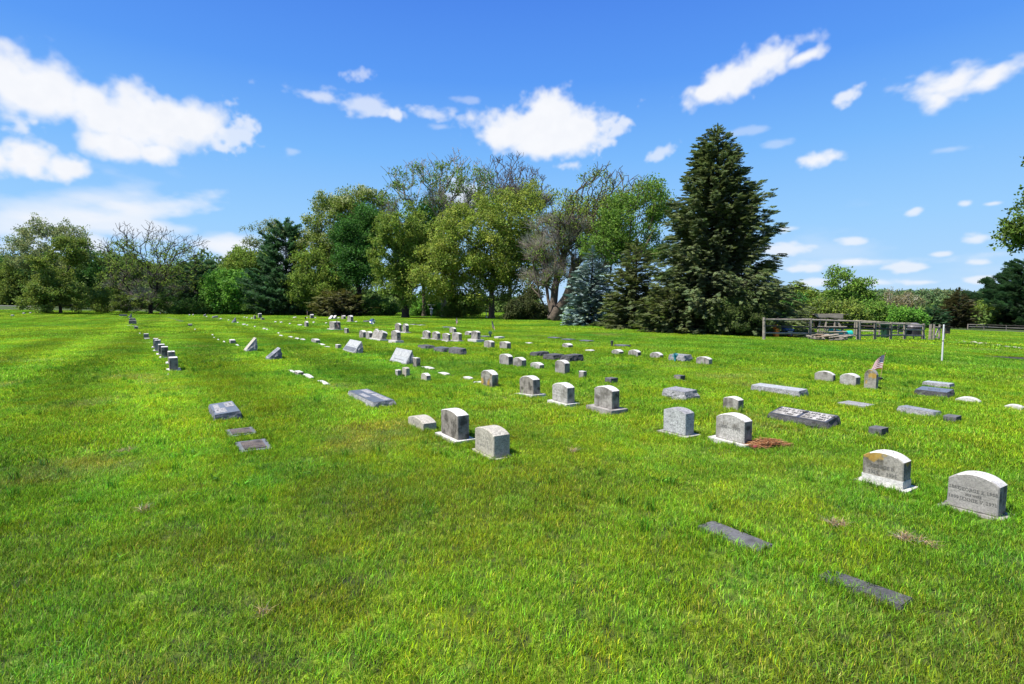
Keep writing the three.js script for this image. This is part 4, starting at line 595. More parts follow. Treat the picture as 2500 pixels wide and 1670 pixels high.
flush({ px: 2112.2, py: 998.3, w: 71.6, t: 25.6, h: 5.79, name: 'granite_marker', label: 'low grey granite marker with a dark oval stain', group: 'markers on the right-hand lawn', mat: 'granite' });
upright({ px: 2033.0, py: 934.6, w: 46, t: 6.47, h: 14.5, name: 'gravestone', label: 'small arched headstone at the open end of the flagged trio', group: 'markers on the right-hand lawn', mat: 'weathered', end: 'stained', rise: 8, marks: 1 });
upright({ px: 2089.2, py: 944.3, w: 40.9, t: 11.1, h: 17.9, name: 'gravestone', label: 'small arched headstone in the middle of the flagged trio', group: 'markers on the right-hand lawn', mat: 'mottled', end: 'stained', rise: 8, marks: 1 });
upright({ px: 2137.8, py: 953.0, w: 29.8, t: 6.13, h: 33.2, name: 'gravestone', label: 'round-topped lichened headstone with a flag behind it', group: 'markers on the right-hand lawn', mat: 'lichen', end: 'weathered', top: 'weathered', round: 1, marks: 3 });
upright({ px: 2151.1, py: 1066.6, w: 32.4, t: 17.9, h: 12.3, name: 'square_stub', label: 'dark square stub marker near the dark double marker', category: 'gravestone', group: 'markers on the right-hand lawn', mat: 'slate', top: 'slate', end: 'charcoal' });
rocky({ px: 2317.2, py: 950.8, w: 67.3, t: 11.9, h: 7.84, name: 'bevel_marker', label: 'pale low marker behind the dark blue polished one', group: 'markers on the right-hand lawn', front: 1, back: 1.1, mat: 'rockGranite', face: 'polishedPale', rough: 0.012 });
rocky({ px: 2311.2, py: 974.5, w: 80.1, t: 0.32, h: 10.9, name: 'bevel_marker', label: 'dark blue polished marker in front of the pale low one', group: 'markers on the right-hand lawn', front: 1, back: 1.4, mat: 'rockDark', face: 'polishedBlue', worn: [[0, 0, 0.6, 2]] });
rocky({ px: 2277.2, py: 1020.5, w: 90.3, t: 19.6, h: 9.54, name: 'tilted_slab', label: 'rough grey slab tilted into the grass', group: 'markers on the right-hand lawn', front: 1, back: 0.8, lean: -0.05, rough: 0.02 });
upright({ px: 2333.4, py: 1035.1, w: 32.4, t: 14.5, h: 10.6, name: 'square_stub', label: 'small dark stub with a curved end by the tilted slab', category: 'gravestone', group: 'markers on the right-hand lawn', mat: 'slate', top: 'slate', end: 'charcoal' });
upright({ px: 1660.6, py: 928.7, w: 16.2, t: 12.8, h: 7.16, name: 'square_stub', label: 'tiny brown stub behind the rough granite block', category: 'gravestone', group: 'markers on the right-hand lawn', mat: 'stained', top: 'slate', end: 'charcoal' });
upright({ px: 1491.3, py: 938.9, w: 15.3, t: 17.9, h: 10.6, name: 'square_stub', label: 'dark flat-topped stub on a worn strip of turf', category: 'gravestone', group: 'markers on the right-hand lawn', mat: 'slate', top: 'slate', end: 'charcoal' });
upright({ px: 2390.6, py: 987.4, w: 60.2, t: 0.12, h: 1.39, name: 'low_arched_marker', label: 'low white arched marker almost buried near the right edge of the rows', group: 'buried arched markers', mat: 'washed', end: 'washed', rise: 8.1 });
upright({ px: 2497.5, py: 1002.8, w: 47.2, t: 0.12, h: 0.981, name: 'low_arched_marker', label: 'low white arched marker almost buried near the right edge of the rows', group: 'buried arched markers', mat: 'washed', end: 'washed', rise: 5.7 });
// small stones behind the lichened headstone
upright({ px: 1241.8, py: 893.7, w: 23.9, t: 11.1, h: 19.6, name: 'gravestone', label: 'grey arched headstone, taller of the close pair', group: 'small stones in the middle of the lawn', mat: 'weathered', rise: 5, marks: 2 });
upright({ px: 1273.3, py: 898.5, w: 21.3, t: 11.9, h: 15.3, name: 'gravestone', label: 'grey arched headstone, shorter of the close pair', group: 'small stones in the middle of the lawn', mat: 'weathered', rise: 6, marks: 2 });
upright({ px: 1317.6, py: 903.4, w: 23.9, t: 11.1, h: 8.52, name: 'gravestone', label: 'low arched headstone following the close pair', group: 'small stones in the middle of the lawn', mat: 'mottled', rise: 5, marks: 1 });
upright({ px: 1378.1, py: 915.4, w: 23.9, t: 13.3, h: 24.2, name: 'gravestone', label: 'tall streaked headstone in front of the black rough slabs', group: 'small stones in the middle of the lawn', mat: 'weathered', end: 'stained', rise: 7, marks: 3 });
upright({ px: 1424.1, py: 924.9, w: 11.6, t: 8.86, h: 14, name: 'square_stub', label: 'pale square stub between the tall streaked headstone and the dark stub', category: 'gravestone', group: 'small stones in the middle of the lawn', mat: 'weathered', end: 'stained' });
upright({ px: 1016.5, py: 898.9, w: 8.52, t: 10.2, h: 21.3, name: 'square_stub', label: 'tall square stub leaning on the big slant marker', category: 'gravestone', group: 'small stones in the middle of the lawn', mat: 'stained', end: 'stained' });
upright({ px: 970.5, py: 919.7, w: 5.96, t: 11.1, h: 11.9, name: 'square_stub', label: 'white-topped square stub, left of the two touching ones', category: 'gravestone', group: 'small stones in the middle of the lawn', mat: 'mottled', end: 'stained' });
upright({ px: 991.8, py: 919.7, w: 10.2, t: 9.37, h: 16.2, name: 'square_stub', label: 'cream square stub touching the white-topped one', category: 'gravestone', group: 'small stones in the middle of the lawn', mat: 'cream', top: 'cream', end: 'cream', rise: 2 });
upright({ px: 1041.2, py: 932.2, w: 13.6, t: 10.6, h: 10.6, name: 'gravestone', label: 'small cream arched stone below the white foot markers', group: 'small stones in the middle of the lawn', mat: 'cream', top: 'washed', end: 'weathered', rise: 5 });
// black rough slabs
rocky({ px: 1309.9, py: 871.6, w: 14.5, t: 30.7, h: 7.5, name: 'rough_slab', label: 'black rough slab at the upper end of the trio before the tall headstone', group: 'black rough slabs', front: 1, back: 1.15, rough: 0.03, mat: 'rockDark', face: 'charcoal' });
rocky({ px: 1350.8, py: 880.6, w: 23, t: 25.6, h: 9.88, name: 'rough_slab', label: 'black rough slab in the middle of the trio before the tall headstone', group: 'black rough slabs', front: 1, back: 1.15, rough: 0.03, mat: 'rockDark', face: 'charcoal' });
rocky({ px: 1390.0, py: 885.2, w: 19.6, t: 33.2, h: 12.9, name: 'rough_slab', label: 'largest black rough slab of the trio before the tall headstone', group: 'black rough slabs', front: 1, back: 1.15, rough: 0.03, mat: 'rockDark', face: 'charcoal' });
rocky({ px: 1039.3, py: 853.4, w: 19.6, t: 21.3, h: 5.79, name: 'rough_slab', label: 'dark rough marker behind the blue-faced one', group: 'black rough slabs', front: 1, back: 1.15, rough: 0.03, mat: 'rockSlate', face: 'charcoal' });
rocky({ px: 1080.1, py: 861.9, w: 20.4, t: 20.1, h: 8.52, name: 'rough_slab', label: 'rough marker with a blue polished face between two dark ones', group: 'black rough slabs', front: 1, back: 1.15, rough: 0.03, mat: 'rockSlate', face: 'polishedBlue' });
rocky({ px: 1124.4, py: 868.2, w: 29, t: 13.6, h: 12.6, name: 'rough_slab', label: 'dark rough marker, largest of the trio with the blue face', group: 'black rough slabs', front: 1, back: 1.15, rough: 0.03, mat: 'rockSlate', face: 'slate' });
// slant markers
rocky({ px: 600.3, py: 859.8, w: 0.7, t: 27.3, h: 2.04, name: 'slant_marker', label: 'tan-faced slant marker highest of its pair', group: 'slant markers with chiselled backs', front: 0.5, back: 15.5, rough: 0.03, mat: 'rockGranite', face: 'cream' });
rocky({ px: 655.5, py: 879.7, w: 0.62, t: 31.5, h: 2.04, name: 'slant_marker', label: 'slate-faced slant marker with dark lettering panel', group: 'slant markers with chiselled backs', front: 0.5, back: 12.5, rough: 0.03, mat: 'rockBlue', face: 'polishedGranite', panels: [[-0.22, -0.22, 0.36, 0.36, 'blue'], [0.22, -0.22, 0.36, 0.36, 'blue']], worn: [[0, 0.28, 0.6, 2]] });
rocky({ px: 864.8, py: 864.0, w: 30.7, t: 20.1, h: 2.04, name: 'slant_marker', label: 'pale slant marker with a plain lower band', group: 'slant markers with chiselled backs', front: 0.5, back: 13.5, rough: 0.03, mat: 'rockGranite', face: 'polishedPale', panels: [[-0.23, 0.2, 0.4, 0.4, 'pale'], [0.23, 0.2, 0.4, 0.4, 'pale'], [0, -0.28, 0.92, 0.34, 'blue']] });
rocky({ px: 990.9, py: 892.0, w: 41.7, t: 17, h: 2.04, name: 'slant_marker', label: 'largest pale slant marker with cross-shaped panels beside the tall stub', group: 'slant markers with chiselled backs', front: 0.5, back: 16, rough: 0.03, mat: 'rockGranite', face: 'polishedPale', panels: [[-0.23, 0.12, 0.4, 0.34, 'pale'], [0.23, 0.12, 0.4, 0.34, 'pale'], [0, -0.3, 0.6, 0.03, 'slate']] });
rocky({ px: 566.9, py: 788.4, w: 0.6, t: 9.37, h: 1.53, name: 'slant_marker', label: 'far grey slant marker among low white markers', group: 'slant markers with chiselled backs', front: 0.6, back: 8, rough: 0.03, face: 'blue' });
rocky({ px: 313.3, py: 776.5, w: 0.6, t: 7.67, h: 1.53, name: 'slant_marker', label: 'far slant marker at the head of the square-stone row', group: 'slant markers with chiselled backs', front: 0.6, back: 7, rough: 0.03, face: 'granite' });
// the row of square stones on the left
upright({ px: 413.3, py: 907.8, w: 0.46, t: 21.8, h: 26.4, name: 'square_stone', label: 'square marble stone nearest the sloped marker, first of the left row', category: 'gravestone', group: 'row of square marble stones', mat: 'weathered', end: 'stained', base: { h: 0.04, out: 0.06 } });
upright({ px: 410.4, py: 889.6, w: 0.46, t: 17.9, h: 23.9, name: 'square_stone', label: 'square marble stone with cutting on its top, second of the left row', category: 'gravestone', group: 'row of square marble stones', mat: 'weathered', end: 'stained', base: { h: 0.04, out: 0.06 }, topMarks: 1 });
upright({ px: 394.2, py: 875.9, w: 0.46, t: 17, h: 22.5, name: 'square_stone', label: 'square marble stone with a brown end, third of the left row', category: 'gravestone', group: 'row of square marble stones', mat: 'weathered', end: 'stained', base: { h: 0.04, out: 0.06 } });
upright({ px: 386.8, py: 868.6, w: 0.46, t: 16.2, h: 20.8, name: 'square_stone', label: 'square marble stone with a bright left side, fourth of the left row', category: 'gravestone', group: 'row of square marble stones', mat: 'weathered', end: 'stained', base: { h: 0.05, out: 0.06 } });
upright({ px: 378.3, py: 859.3, w: 0.46, t: 14.5, h: 22.5, name: 'square_stone', label: 'square marble stone with a grey slanted top, fifth of the left row', category: 'gravestone', group: 'row of square marble stones', mat: 'weathered', end: 'weathered', base: { h: 0.05, out: 0.06 }, topMarks: 1 });
upright({ px: 374.6, py: 850.7, w: 0.46, t: 12.3, h: 17.9, name: 'square_stone', label: 'square marble stone with a dark inscribed side, sixth of the left row', category: 'gravestone', group: 'row of square marble stones', mat: 'weathered', end: 'weathered', base: { h: 0.05, out: 0.06 } });
upright({ px: 350.7, py: 825.2, w: 0.46, t: 11.9, h: 8.18, name: 'square_stone', label: 'square marble stone behind a low white slab, alone after a gap', category: 'gravestone', group: 'row of square marble stones', mat: 'weathered', end: 'stained' });
upright({ px: 327.7, py: 804.1, w: 0.45, t: 9.37, h: 5.79, name: 'square_stone', label: 'small dark square stone in the upper left row', category: 'gravestone', group: 'row of square marble stones', mat: 'weathered', end: 'stained' });
upright({ px: 314.4, py: 791.4, w: 0.45, t: 18.7, h: 7.5, name: 'square_stone', label: 'wide white-topped stone in the upper left row', category: 'gravestone', group: 'row of square marble stones', mat: 'weathered', end: 'stained' });
upright({ px: 315.3, py: 784.0, w: 0.45, t: 16.2, h: 4.43, name: 'square_stone', label: 'wide white-topped stone hidden behind another in the upper left row', category: 'gravestone', group: 'row of square marble stones', mat: 'weathered', end: 'stained' });
upright({ px: 317.5, py: 779.5, w: 0.45, t: 11.9, h: 2.39, name: 'square_stone', label: 'low wide stone last behind the white-topped pair', category: 'gravestone', group: 'row of square marble stones', mat: 'weathered', end: 'stained' });
flush({ px: 351.6, py: 829.3, w: 0.35, t: 13.6, h: 3.07, name: 'low_slab', label: 'low white slab in front of the lone square stone', group: 'row of square marble stones', mat: 'washed' });
flush({ px: 321.4, py: 797.6, w: 0.5, t: 10.6, h: 2.39, name: 'low_slab', label: 'low grey slab beside the small dark square stone', group: 'row of square marble stones', mat: 'weathered' });
flush({ px: 310.2, py: 795.5, w: 0.4, t: 9.37, h: 1.02, name: 'low_slab', label: 'white foot slab beside the white-topped pair', group: 'row of square marble stones', mat: 'washed' });
flush({ px: 291.1, py: 772.4, w: 0.9, t: 18.7, h: 4.43, name: 'low_slab', label: 'pale flat-topped slab beside the farthest flag of the row', group: 'row of square marble stones', mat: 'weathered' });
// small blocks and headstones of the middle rows
upright({ px: 459.8, py: 796.7, w: 5.96, t: 9.88, h: 4.09, name: 'gravestone', label: 'small white-topped block alone in the far grass', group: 'small headstones of the middle rows', mat: 'weathered', end: 'stained', rise: 0 });
upright({ px: 563.3, py: 840.7, w: 6.13, t: 12.9, h: 7.84, name: 'gravestone', label: 'white block at the end of four low markers', group: 'small headstones of the middle rows', mat: 'weathered', end: 'stained', rise: 0 });
upright({ px: 727.9, py: 918.9, w: 8.52, t: 13.6, h: 6.13, name: 'gravestone', label: 'white-topped block between two tilted white markers', group: 'small headstones of the middle rows', mat: 'weathered', end: 'stained', rise: 0 });
upright({ px: 771.3, py: 839.1, w: 11.9, t: 10.6, h: 6.47, name: 'gravestone', label: 'brown-ended block among the low white markers', group: 'small headstones of the middle rows', mat: 'weathered', end: 'stained', rise: 2 });
upright({ px: 824.7, py: 853.1, w: 5.96, t: 9.2, h: 8.86, name: 'gravestone', label: 'square block just left of the plain-banded slant marker', group: 'small headstones of the middle rows', mat: 'weathered', end: 'stained', rise: 0 });
upright({ px: 620.6, py: 780.0, w: 4.77, t: 4.26, h: 8.52, name: 'gravestone', label: 'narrow block beside the far tall block', group: 'small headstones of the middle rows', mat: 'weathered', end: 'stained', rise: 0 });
upright({ px: 631.7, py: 776.5, w: 5.96, t: 7.84, h: 9.88, name: 'gravestone', label: 'far tall block with a block at its foot', group: 'small headstones of the middle rows', mat: 'weathered', end: 'stained', rise: 1 });
upright({ px: 638.5, py: 781.7, w: 4.26, t: 7.16, h: 4.77, name: 'gravestone', label: 'low block at the foot of the far tall block', group: 'small headstones of the middle rows', mat: 'weathered', end: 'stained', rise: 0 });
upright({ px: 747.8, py: 798.4, w: 5.45, t: 5.79, h: 9.88, name: 'gravestone', label: 'small arched stone below the white clusters', group: 'small headstones of the middle rows', mat: 'weathered', end: 'stained', rise: 3 });
upright({ px: 838.4, py: 779.4, w: 8.18, t: 6.13, h: 6.47, name: 'gravestone', label: 'far arched stone beside the pale twin slants', group: 'small headstones of the middle rows', mat: 'weathered', end: 'stained', rise: 2 });
upright({ px: 856.8, py: 786.0, w: 10.6, t: 6.47, h: 10.6, name: 'gravestone', label: 'far arched stone on a white base', group: 'small headstones of the middle rows', mat: 'weathered', end: 'stained', rise: 3, base: { h: 0.06, out: 0.07 } });
upright({ px: 847.0, py: 815.0, w: 6.81, t: 5.45, h: 11.6, name: 'gravestone', label: 'narrow grey block beside the flagged base stone', group: 'small headstones of the middle rows', mat: 'weathered', end: 'stained', rise: 0 });
upright({ px: 886.6, py: 826.0, w: 9.88, t: 8.52, h: 13.3, name: 'gravestone', label: 'first of two small arches before the open-book stone', group: 'small headstones of the middle rows', mat: 'weathered', end: 'stained', rise: 4 });
upright({ px: 901.5, py: 828.6, w: 8.52, t: 8.86, h: 13.6, name: 'gravestone', label: 'second of two small arches, touching the open-book stone', group: 'small headstones of the middle rows', mat: 'weathered', end: 'stained', rise: 4 });
upright({ px: 1045.7, py: 829.0, w: 14.3, t: 6.13, h: 12.6, name: 'gravestone', label: 'first arched stone of the back pair row', group: 'small headstones of the middle rows', mat: 'weathered', end: 'stained', rise: 4, base: { h: 0.06, out: 0.07 } });
upright({ px: 1067.9, py: 831.6, w: 13.6, t: 7.5, h: 12.6, name: 'gravestone', label: 'second arched stone of the back pair row', group: 'small headstones of the middle rows', mat: 'weathered', end: 'stained', rise: 4, base: { h: 0.06, out: 0.07 } });
upright({ px: 1095.1, py: 835.0, w: 15.7, t: 5.11, h: 12.6, name: 'gravestone', label: 'third arched stone of the back pair row', group: 'small headstones of the middle rows', mat: 'weathered', end: 'stained', rise: 3, base: { h: 0.06, out: 0.07 } });
upright({ px: 1119.7, py: 835.0, w: 16.4, t: 8.18, h: 14.3, name: 'gravestone', label: 'fourth arched stone of the back pair row', group: 'small headstones of the middle rows', mat: 'weathered', end: 'stained', rise: 3, base: { h: 0.06, out: 0.07 } });
upright({ px: 1198.5, py: 850.3, w: 17.4, t: 9.37, h: 12.6, name: 'gravestone', label: 'clean-faced arched stone right of the big-based one', group: 'small headstones of the middle rows', mat: 'weathered', end: 'stained', rise: 3 });
upright({ px: 1237.7, py: 853.4, w: 18.7, t: 10.2, h: 13.3, name: 'gravestone', label: 'pale arched stone last of the back pair row', group: 'small headstones of the middle rows', mat: 'weathered', end: 'stained', rise: 3 });
upright({ px: 1108.2, py: 814.5, w: 11.2, t: 6.13, h: 10.2, name: 'gravestone', label: 'small arched stone with a dark pot by the leaning flag', group: 'small headstones of the middle rows', mat: 'weathered', end: 'stained', rise: 3 });
upright({ px: 1145.7, py: 819.6, w: 11.2, t: 8.52, h: 5.79, name: 'gravestone', label: 'low arched stone right of the leaning flag', group: 'small headstones of the middle rows', mat: 'weathered', end: 'stained', rise: 3 });
upright({ px: 1387.4, py: 850.3, w: 15.7, t: 11.6, h: 5.11, name: 'gravestone', label: 'low white arched stone below three flush slabs', group: 'small headstones of the middle rows', mat: 'weathered', end: 'stained', rise: 4 });
upright({ px: 1511.5, py: 866.9, w: 19.1, t: 11.1, h: 5.11, name: 'gravestone', label: 'first of three low arched stones in the back row', group: 'small headstones of the middle rows', mat: 'weathered', end: 'stained', rise: 5 });
upright({ px: 1556.7, py: 870.3, w: 23.5, t: 8.52, h: 7.5, name: 'gravestone', label: 'second of three low arched stones in the back row', group: 'small headstones of the middle rows', mat: 'weathered', end: 'stained', rise: 5 });
upright({ px: 1611.2, py: 875.7, w: 25.6, t: 8.52, h: 5.79, name: 'gravestone', label: 'third of three low arched stones in the back row', group: 'small headstones of the middle rows', mat: 'weathered', end: 'stained', rise: 6 });
upright({ px: 1730.4, py: 893.5, w: 32.4, t: 8.86, h: 12.9, name: 'gravestone', label: 'white arched stone at the end of the back row, ochre specks', group: 'small headstones of the middle rows', mat: 'weathered', end: 'lichen', rise: 5 });
upright({ px: 758.6, py: 777.8, w: 4.09, t: 7.84, h: 7.84, name: 'gravestone', label: 'far arched stone beside the pale flag', group: 'small headstones of the middle rows', mat: 'weathered', end: 'stained', rise: 2 });
upright({ px: 1165.3, py: 836.7, w: 15.3, t: 8.18, h: 15.7, name: 'gravestone', label: 'tall arched stone on a big two-step white base', group: 'small headstones of the middle rows', mat: 'weathered', end: 'stained', rise: 3, base: { h: 0.14, out: 0.12 } });
upright({ px: 969.6, py: 838.5, w: 15.3, t: 9.37, h: 18.4, name: 'gravestone', label: 'arched stone on a wide white base beside the open-book stone', group: 'small headstones of the middle rows', mat: 'weathered', end: 'stained', rise: 4, base: { h: 0.12, out: 0.1 } });
upright({ px: 975.1, py: 812.2, w: 11.2, t: 5.79, h: 14.7, name: 'gravestone', label: 'left of two arched stones sharing a white base', group: 'small headstones of the middle rows', mat: 'stained', end: 'stained', rise: 4, base: { h: 0.07, out: 0.1 } });
upright({ px: 991.4, py: 814.3, w: 8.86, t: 7.16, h: 15, name: 'gravestone', label: 'right of two arched stones sharing a white base', group: 'small headstones of the middle rows', mat: 'weathered', end: 'stained', rise: 4, base: { h: 0.072, out: 0.1 } });
upright({ px: 930.4, py: 833.4, w: 25.6, t: 11.9, h: 16.4, name: 'book_stone', label: 'open-book headstone with two arched pages on a white base', category: 'gravestone', group: 'small headstones of the middle rows', book: 1, bookSlant: 0.35, mat: 'weathered', end: 'stained', rise: 5, base: { h: 0.09, out: 0.08 }, marks: 4 });
upright({ px: 816.3, py: 806.1, w: 12.3, t: 15.7, h: 16, name: 'gravestone', label: 'blocky stone on a wide white base with a flag before it', group: 'small headstones of the middle rows', mat: 'weathered', end: 'stained', rise: 1, base: { h: 0.06, out: 0.14 } });
rocky({ px: 1669.9, py: 883.9, w: 37.5, t: 17.9, h: 12.3, name: 'bevel_marker', label: 'grey granite block with a teal vase before it', group: 'small headstones of the middle rows', front: 1, back: 1.1, rough: 0.02 });
rocky({ px: 896.4, py: 786.7, w: 10.2, t: 10.2, h: 2.04, name: 'bevel_marker', label: 'far flat dark marker beside the pinwheel', group: 'small headstones of the middle rows', front: 1, back: 1.3, rough: 0.02, mat: 'rockSlate', face: 'slate' });
rocky({ px: 520.1, py: 776.5, w: 11.1, t: 11.9, h: 3.75, name: 'bevel_marker', label: 'far low marker with a dark end among white foot markers', group: 'small headstones of the middle rows', front: 0.8, back: 1.2, rough: 0.02, mat: 'rockBlue', face: 'granite' });
rocky({ px: 806.9, py: 779.5, w: 8.52, t: 6.81, h: 1.53, name: 'slant_marker', label: 'pale slant marker, left of the far touching twins', group: 'small headstones of the middle rows', front: 0.5, back: 5.5, rough: 0.02, face: 'washed' });
rocky({ px: 815.4, py: 779.2, w: 8.52, t: 6.81, h: 1.53, name: 'slant_marker', label: 'pale slant marker, right of the far touching twins', group: 'small headstones of the middle rows', front: 0.5, back: 5.5, rough: 0.02, face: 'washed' });
rocky({ px: 497.9, py: 772.4, w: 5.11, t: 5.11, h: 3.75, name: 'bevel_marker', label: 'far tilted white block at the lawn edge', group: 'small headstones of the middle rows', front: 0.8, back: 1.4, rough: 0.01, face: 'washed' });
// flush slabs
flush({ px: 1357.8, py: 828.1, w: 21.5, t: 0.36, h: 0.07, name: 'flush_slab', label: 'flush grey slab, first of three stepping down the back lawn', group: 'flush grey slabs in the back row', mat: 'blue' });
flush({ px: 1391.9, py: 832.4, w: 21.5, t: 0.36, h: 0.07, name: 'flush_slab', label: 'flush grey slab, second of three stepping down the back lawn', group: 'flush grey slabs in the back row', mat: 'blue' });
flush({ px: 1436.9, py: 835.8, w: 23.9, t: 0.36, h: 0.07, name: 'flush_slab', label: 'flush grey slab, third of three stepping down the back lawn', group: 'flush grey slabs in the back row', mat: 'blue' });
flush({ px: 1524.8, py: 847.7, w: 25.8, t: 0.36, h: 0.07, name: 'flush_slab', label: 'flush grey slab with a small dark vase', group: 'flush grey slabs in the back row', mat: 'blue' });
flush({ px: 1099.3, py: 801.2, w: 20.9, t: 0.36, h: 0.07, name: 'flush_slab', label: 'far flush dark slab behind the leaning flag', group: 'flush grey slabs in the back row', mat: 'blue' });
flush({ px: 1185.1, py: 824.4, w: 14.7, t: 0.36, h: 0.07, name: 'flush_slab', label: 'far flush slab beside the second leaning flag', group: 'flush grey slabs in the back row', mat: 'blue' });
flush({ px: 1010.1, py: 794.2, w: 9.81, t: 0.36, h: 0.07, name: 'flush_slab', label: 'pale flush slab, first of the far pair', group: 'flush grey slabs in the back row', mat: 'granite' });
flush({ px: 1029.4, py: 795.4, w: 10.4, t: 0.36, h: 0.07, name: 'flush_slab', label: 'pale flush slab, second of the far pair', group: 'flush grey slabs in the back row', mat: 'granite' });
flush({ px: 1217.2, py: 827.5, w: 11, t: 0.36, h: 0.1, name: 'flush_slab', label: 'small white slab below the second leaning flag', group: 'flush grey slabs in the back row', mat: 'washed' });
// row of flush slabs far left
flush({ px: 407.8, py: 776.5, w: 0.34, t: 10.2, h: 0.07, name: 'flush_slab', label: 'flush grey slab in the diagonal line of five on the far left lawn', group: 'line of five flush slabs', mat: 'granite' });
flush({ px: 415.3, py: 778.7, w: 0.34, t: 10.2, h: 0.07, name: 'flush_slab', label: 'flush grey slab in the diagonal line of five on the far left lawn', group: 'line of five flush slabs', mat: 'granite' });
flush({ px: 422.8, py: 780.9, w: 0.34, t: 10.2, h: 0.07, name: 'flush_slab', label: 'flush grey slab in the diagonal line of five on the far left lawn', group: 'line of five flush slabs', mat: 'granite' });
flush({ px: 430.3, py: 783.1, w: 0.34, t: 10.2, h: 0.07, name: 'flush_slab', label: 'flush grey slab in the diagonal line of five on the far left lawn', group: 'line of five flush slabs', mat: 'granite' });
flush({ px: 437.8, py: 785.3, w: 0.34, t: 10.2, h: 0.07, name: 'flush_slab', label: 'flush grey slab in the diagonal line of five on the far left lawn', group: 'line of five flush slabs', mat: 'granite' });
// low white foot markers
lowMarker({ px: 475.1, py: 806.4, w: 4.22, t: 3.01, h: 3.01, label: 'small low white marker in the line leading to the tan-faced slant marker', group: 'low markers before the tan-faced slant marker' });
lowMarker({ px: 518.4, py: 820.1, w: 5.81, t: 3.56, h: 3.01, label: 'small low white marker in the line leading to the tan-faced slant marker', group: 'low markers before the tan-faced slant marker' });
lowMarker({ px: 522.2, py: 826.5, w: 3.7, t: 3.01, h: 3.01, label: 'small low white marker in the line leading to the tan-faced slant marker', group: 'low markers before the tan-faced slant marker' });
lowMarker({ px: 532.3, py: 832.0, w: 5.28, t: 3.24, h: 3.01, label: 'small low white marker in the line leading to the tan-faced slant marker', group: 'low markers before the tan-faced slant marker' });
lowMarker({ px: 547.0, py: 837.4, w: 6.34, t: 3.88, h: 3.27, label: 'small low white marker in the line leading to the tan-faced slant marker', group: 'low markers before the tan-faced slant marker' });
lowMarker({ px: 580.4, py: 846.0, w: 7.39, t: 4.53, h: 3.01, label: 'small low white marker in the line leading to the tan-faced slant marker', group: 'low markers before the tan-faced slant marker' });
lowMarker({ px: 715.1, py: 912.9, w: 11.1, t: 6.8, h: 5.42, label: 'white marker in the short line between the slate-faced slant and the four-panelled marker', group: 'white markers before the four-panelled marker' });
lowMarker({ px: 756.9, py: 927.4, w: 18, t: 11, h: 7.67, label: 'white marker in the short line between the slate-faced slant and the four-panelled marker', group: 'white markers before the four-panelled marker' });
lowMarker({ px: 794.2, py: 942.7, w: 21.1, t: 12.9, h: 5.11, label: 'white marker in the short line between the slate-faced slant and the four-panelled marker', group: 'white markers before the four-panelled marker' });
lowMarker({ px: 557.0, py: 783.4, w: 3.7, t: 3.01, h: 3.01, label: 'small low white marker in the line leading to the plain-banded slant marker', group: 'low markers before the plain-banded slant marker' });
lowMarker({ px: 579.9, py: 789.4, w: 5.28, t: 3.24, h: 3.01, label: 'small low white marker in the line leading to the plain-banded slant marker', group: 'low markers before the plain-banded slant marker' });
lowMarker({ px: 594.8, py: 794.2, w: 10, t: 6.15, h: 3.01, label: 'small low white marker in the line leading to the plain-banded slant marker', group: 'low markers before the plain-banded slant marker' });
lowMarker({ px: 603.2, py: 795.9, w: 4.75, t: 3.01, h: 3.01, label: 'small low white marker in the line leading to the plain-banded slant marker', group: 'low markers before the plain-banded slant marker' });
lowMarker({ px: 621.7, py: 799.3, w: 3.7, t: 3.01, h: 3.01, label: 'small low white marker in the line leading to the plain-banded slant marker', group: 'low markers before the plain-banded slant marker' });
lowMarker({ px: 645.3, py: 804.4, w: 6.87, t: 4.21, h: 3.01, label: 'small low white marker in the line leading to the plain-banded slant marker', group: 'low markers before the plain-banded slant marker' });
lowMarker({ px: 652.3, py: 806.4, w: 5.28, t: 3.24, h: 3.01, label: 'small low white marker in the line leading to the plain-banded slant marker', group: 'low markers before the plain-banded slant marker' });
lowMarker({ px: 680.7, py: 815.3, w: 4.75, t: 3.01, h: 3.01, label: 'small low white marker in the line leading to the plain-banded slant marker', group: 'low markers before the plain-banded slant marker' });
lowMarker({ px: 687.6, py: 822.1, w: 7.39, t: 4.53, h: 3.07, label: 'small low white marker in the line leading to the plain-banded slant marker', group: 'low markers before the plain-banded slant marker' });
lowMarker({ px: 711.4, py: 825.5, w: 7.39, t: 4.53, h: 3.48, label: 'small low white marker in the line leading to the plain-banded slant marker', group: 'low markers before the plain-banded slant marker' });
lowMarker({ px: 727.3, py: 829.9, w: 7.92, t: 4.86, h: 4.09, label: 'small low white marker in the line leading to the plain-banded slant marker', group: 'low markers before the plain-banded slant marker' });
lowMarker({ px: 741.5, py: 832.3, w: 8.45, t: 5.18, h: 3.99, label: 'small low white marker in the line leading to the plain-banded slant marker', group: 'low markers before the plain-banded slant marker' });
lowMarker({ px: 788.1, py: 844.3, w: 12.9, t: 7.9, h: 3.07, label: 'small low white marker in the line leading to the plain-banded slant marker', group: 'low markers before the plain-banded slant marker' });
lowMarker({ px: 801.3, py: 849.9, w: 9.51, t: 5.83, h: 3.01, label: 'small low white marker in the line leading to the plain-banded slant marker', group: 'low markers before the plain-banded slant marker' });
lowMarker({ px: 461.3, py: 770.7, w: 4.22, t: 3.01, h: 3.01, label: 'tiny white marker far off along the edge of the lawn', group: 'tiny markers along the lawn edge' });
lowMarker({ px: 470.0, py: 770.3, w: 5.28, t: 3.24, h: 3.01, label: 'tiny white marker far off along the edge of the lawn', group: 'tiny markers along the lawn edge' });
lowMarker({ px: 503.2, py: 775.1, w: 5.28, t: 3.24, h: 3.01, label: 'tiny white marker far off along the edge of the lawn', group: 'tiny markers along the lawn edge' });
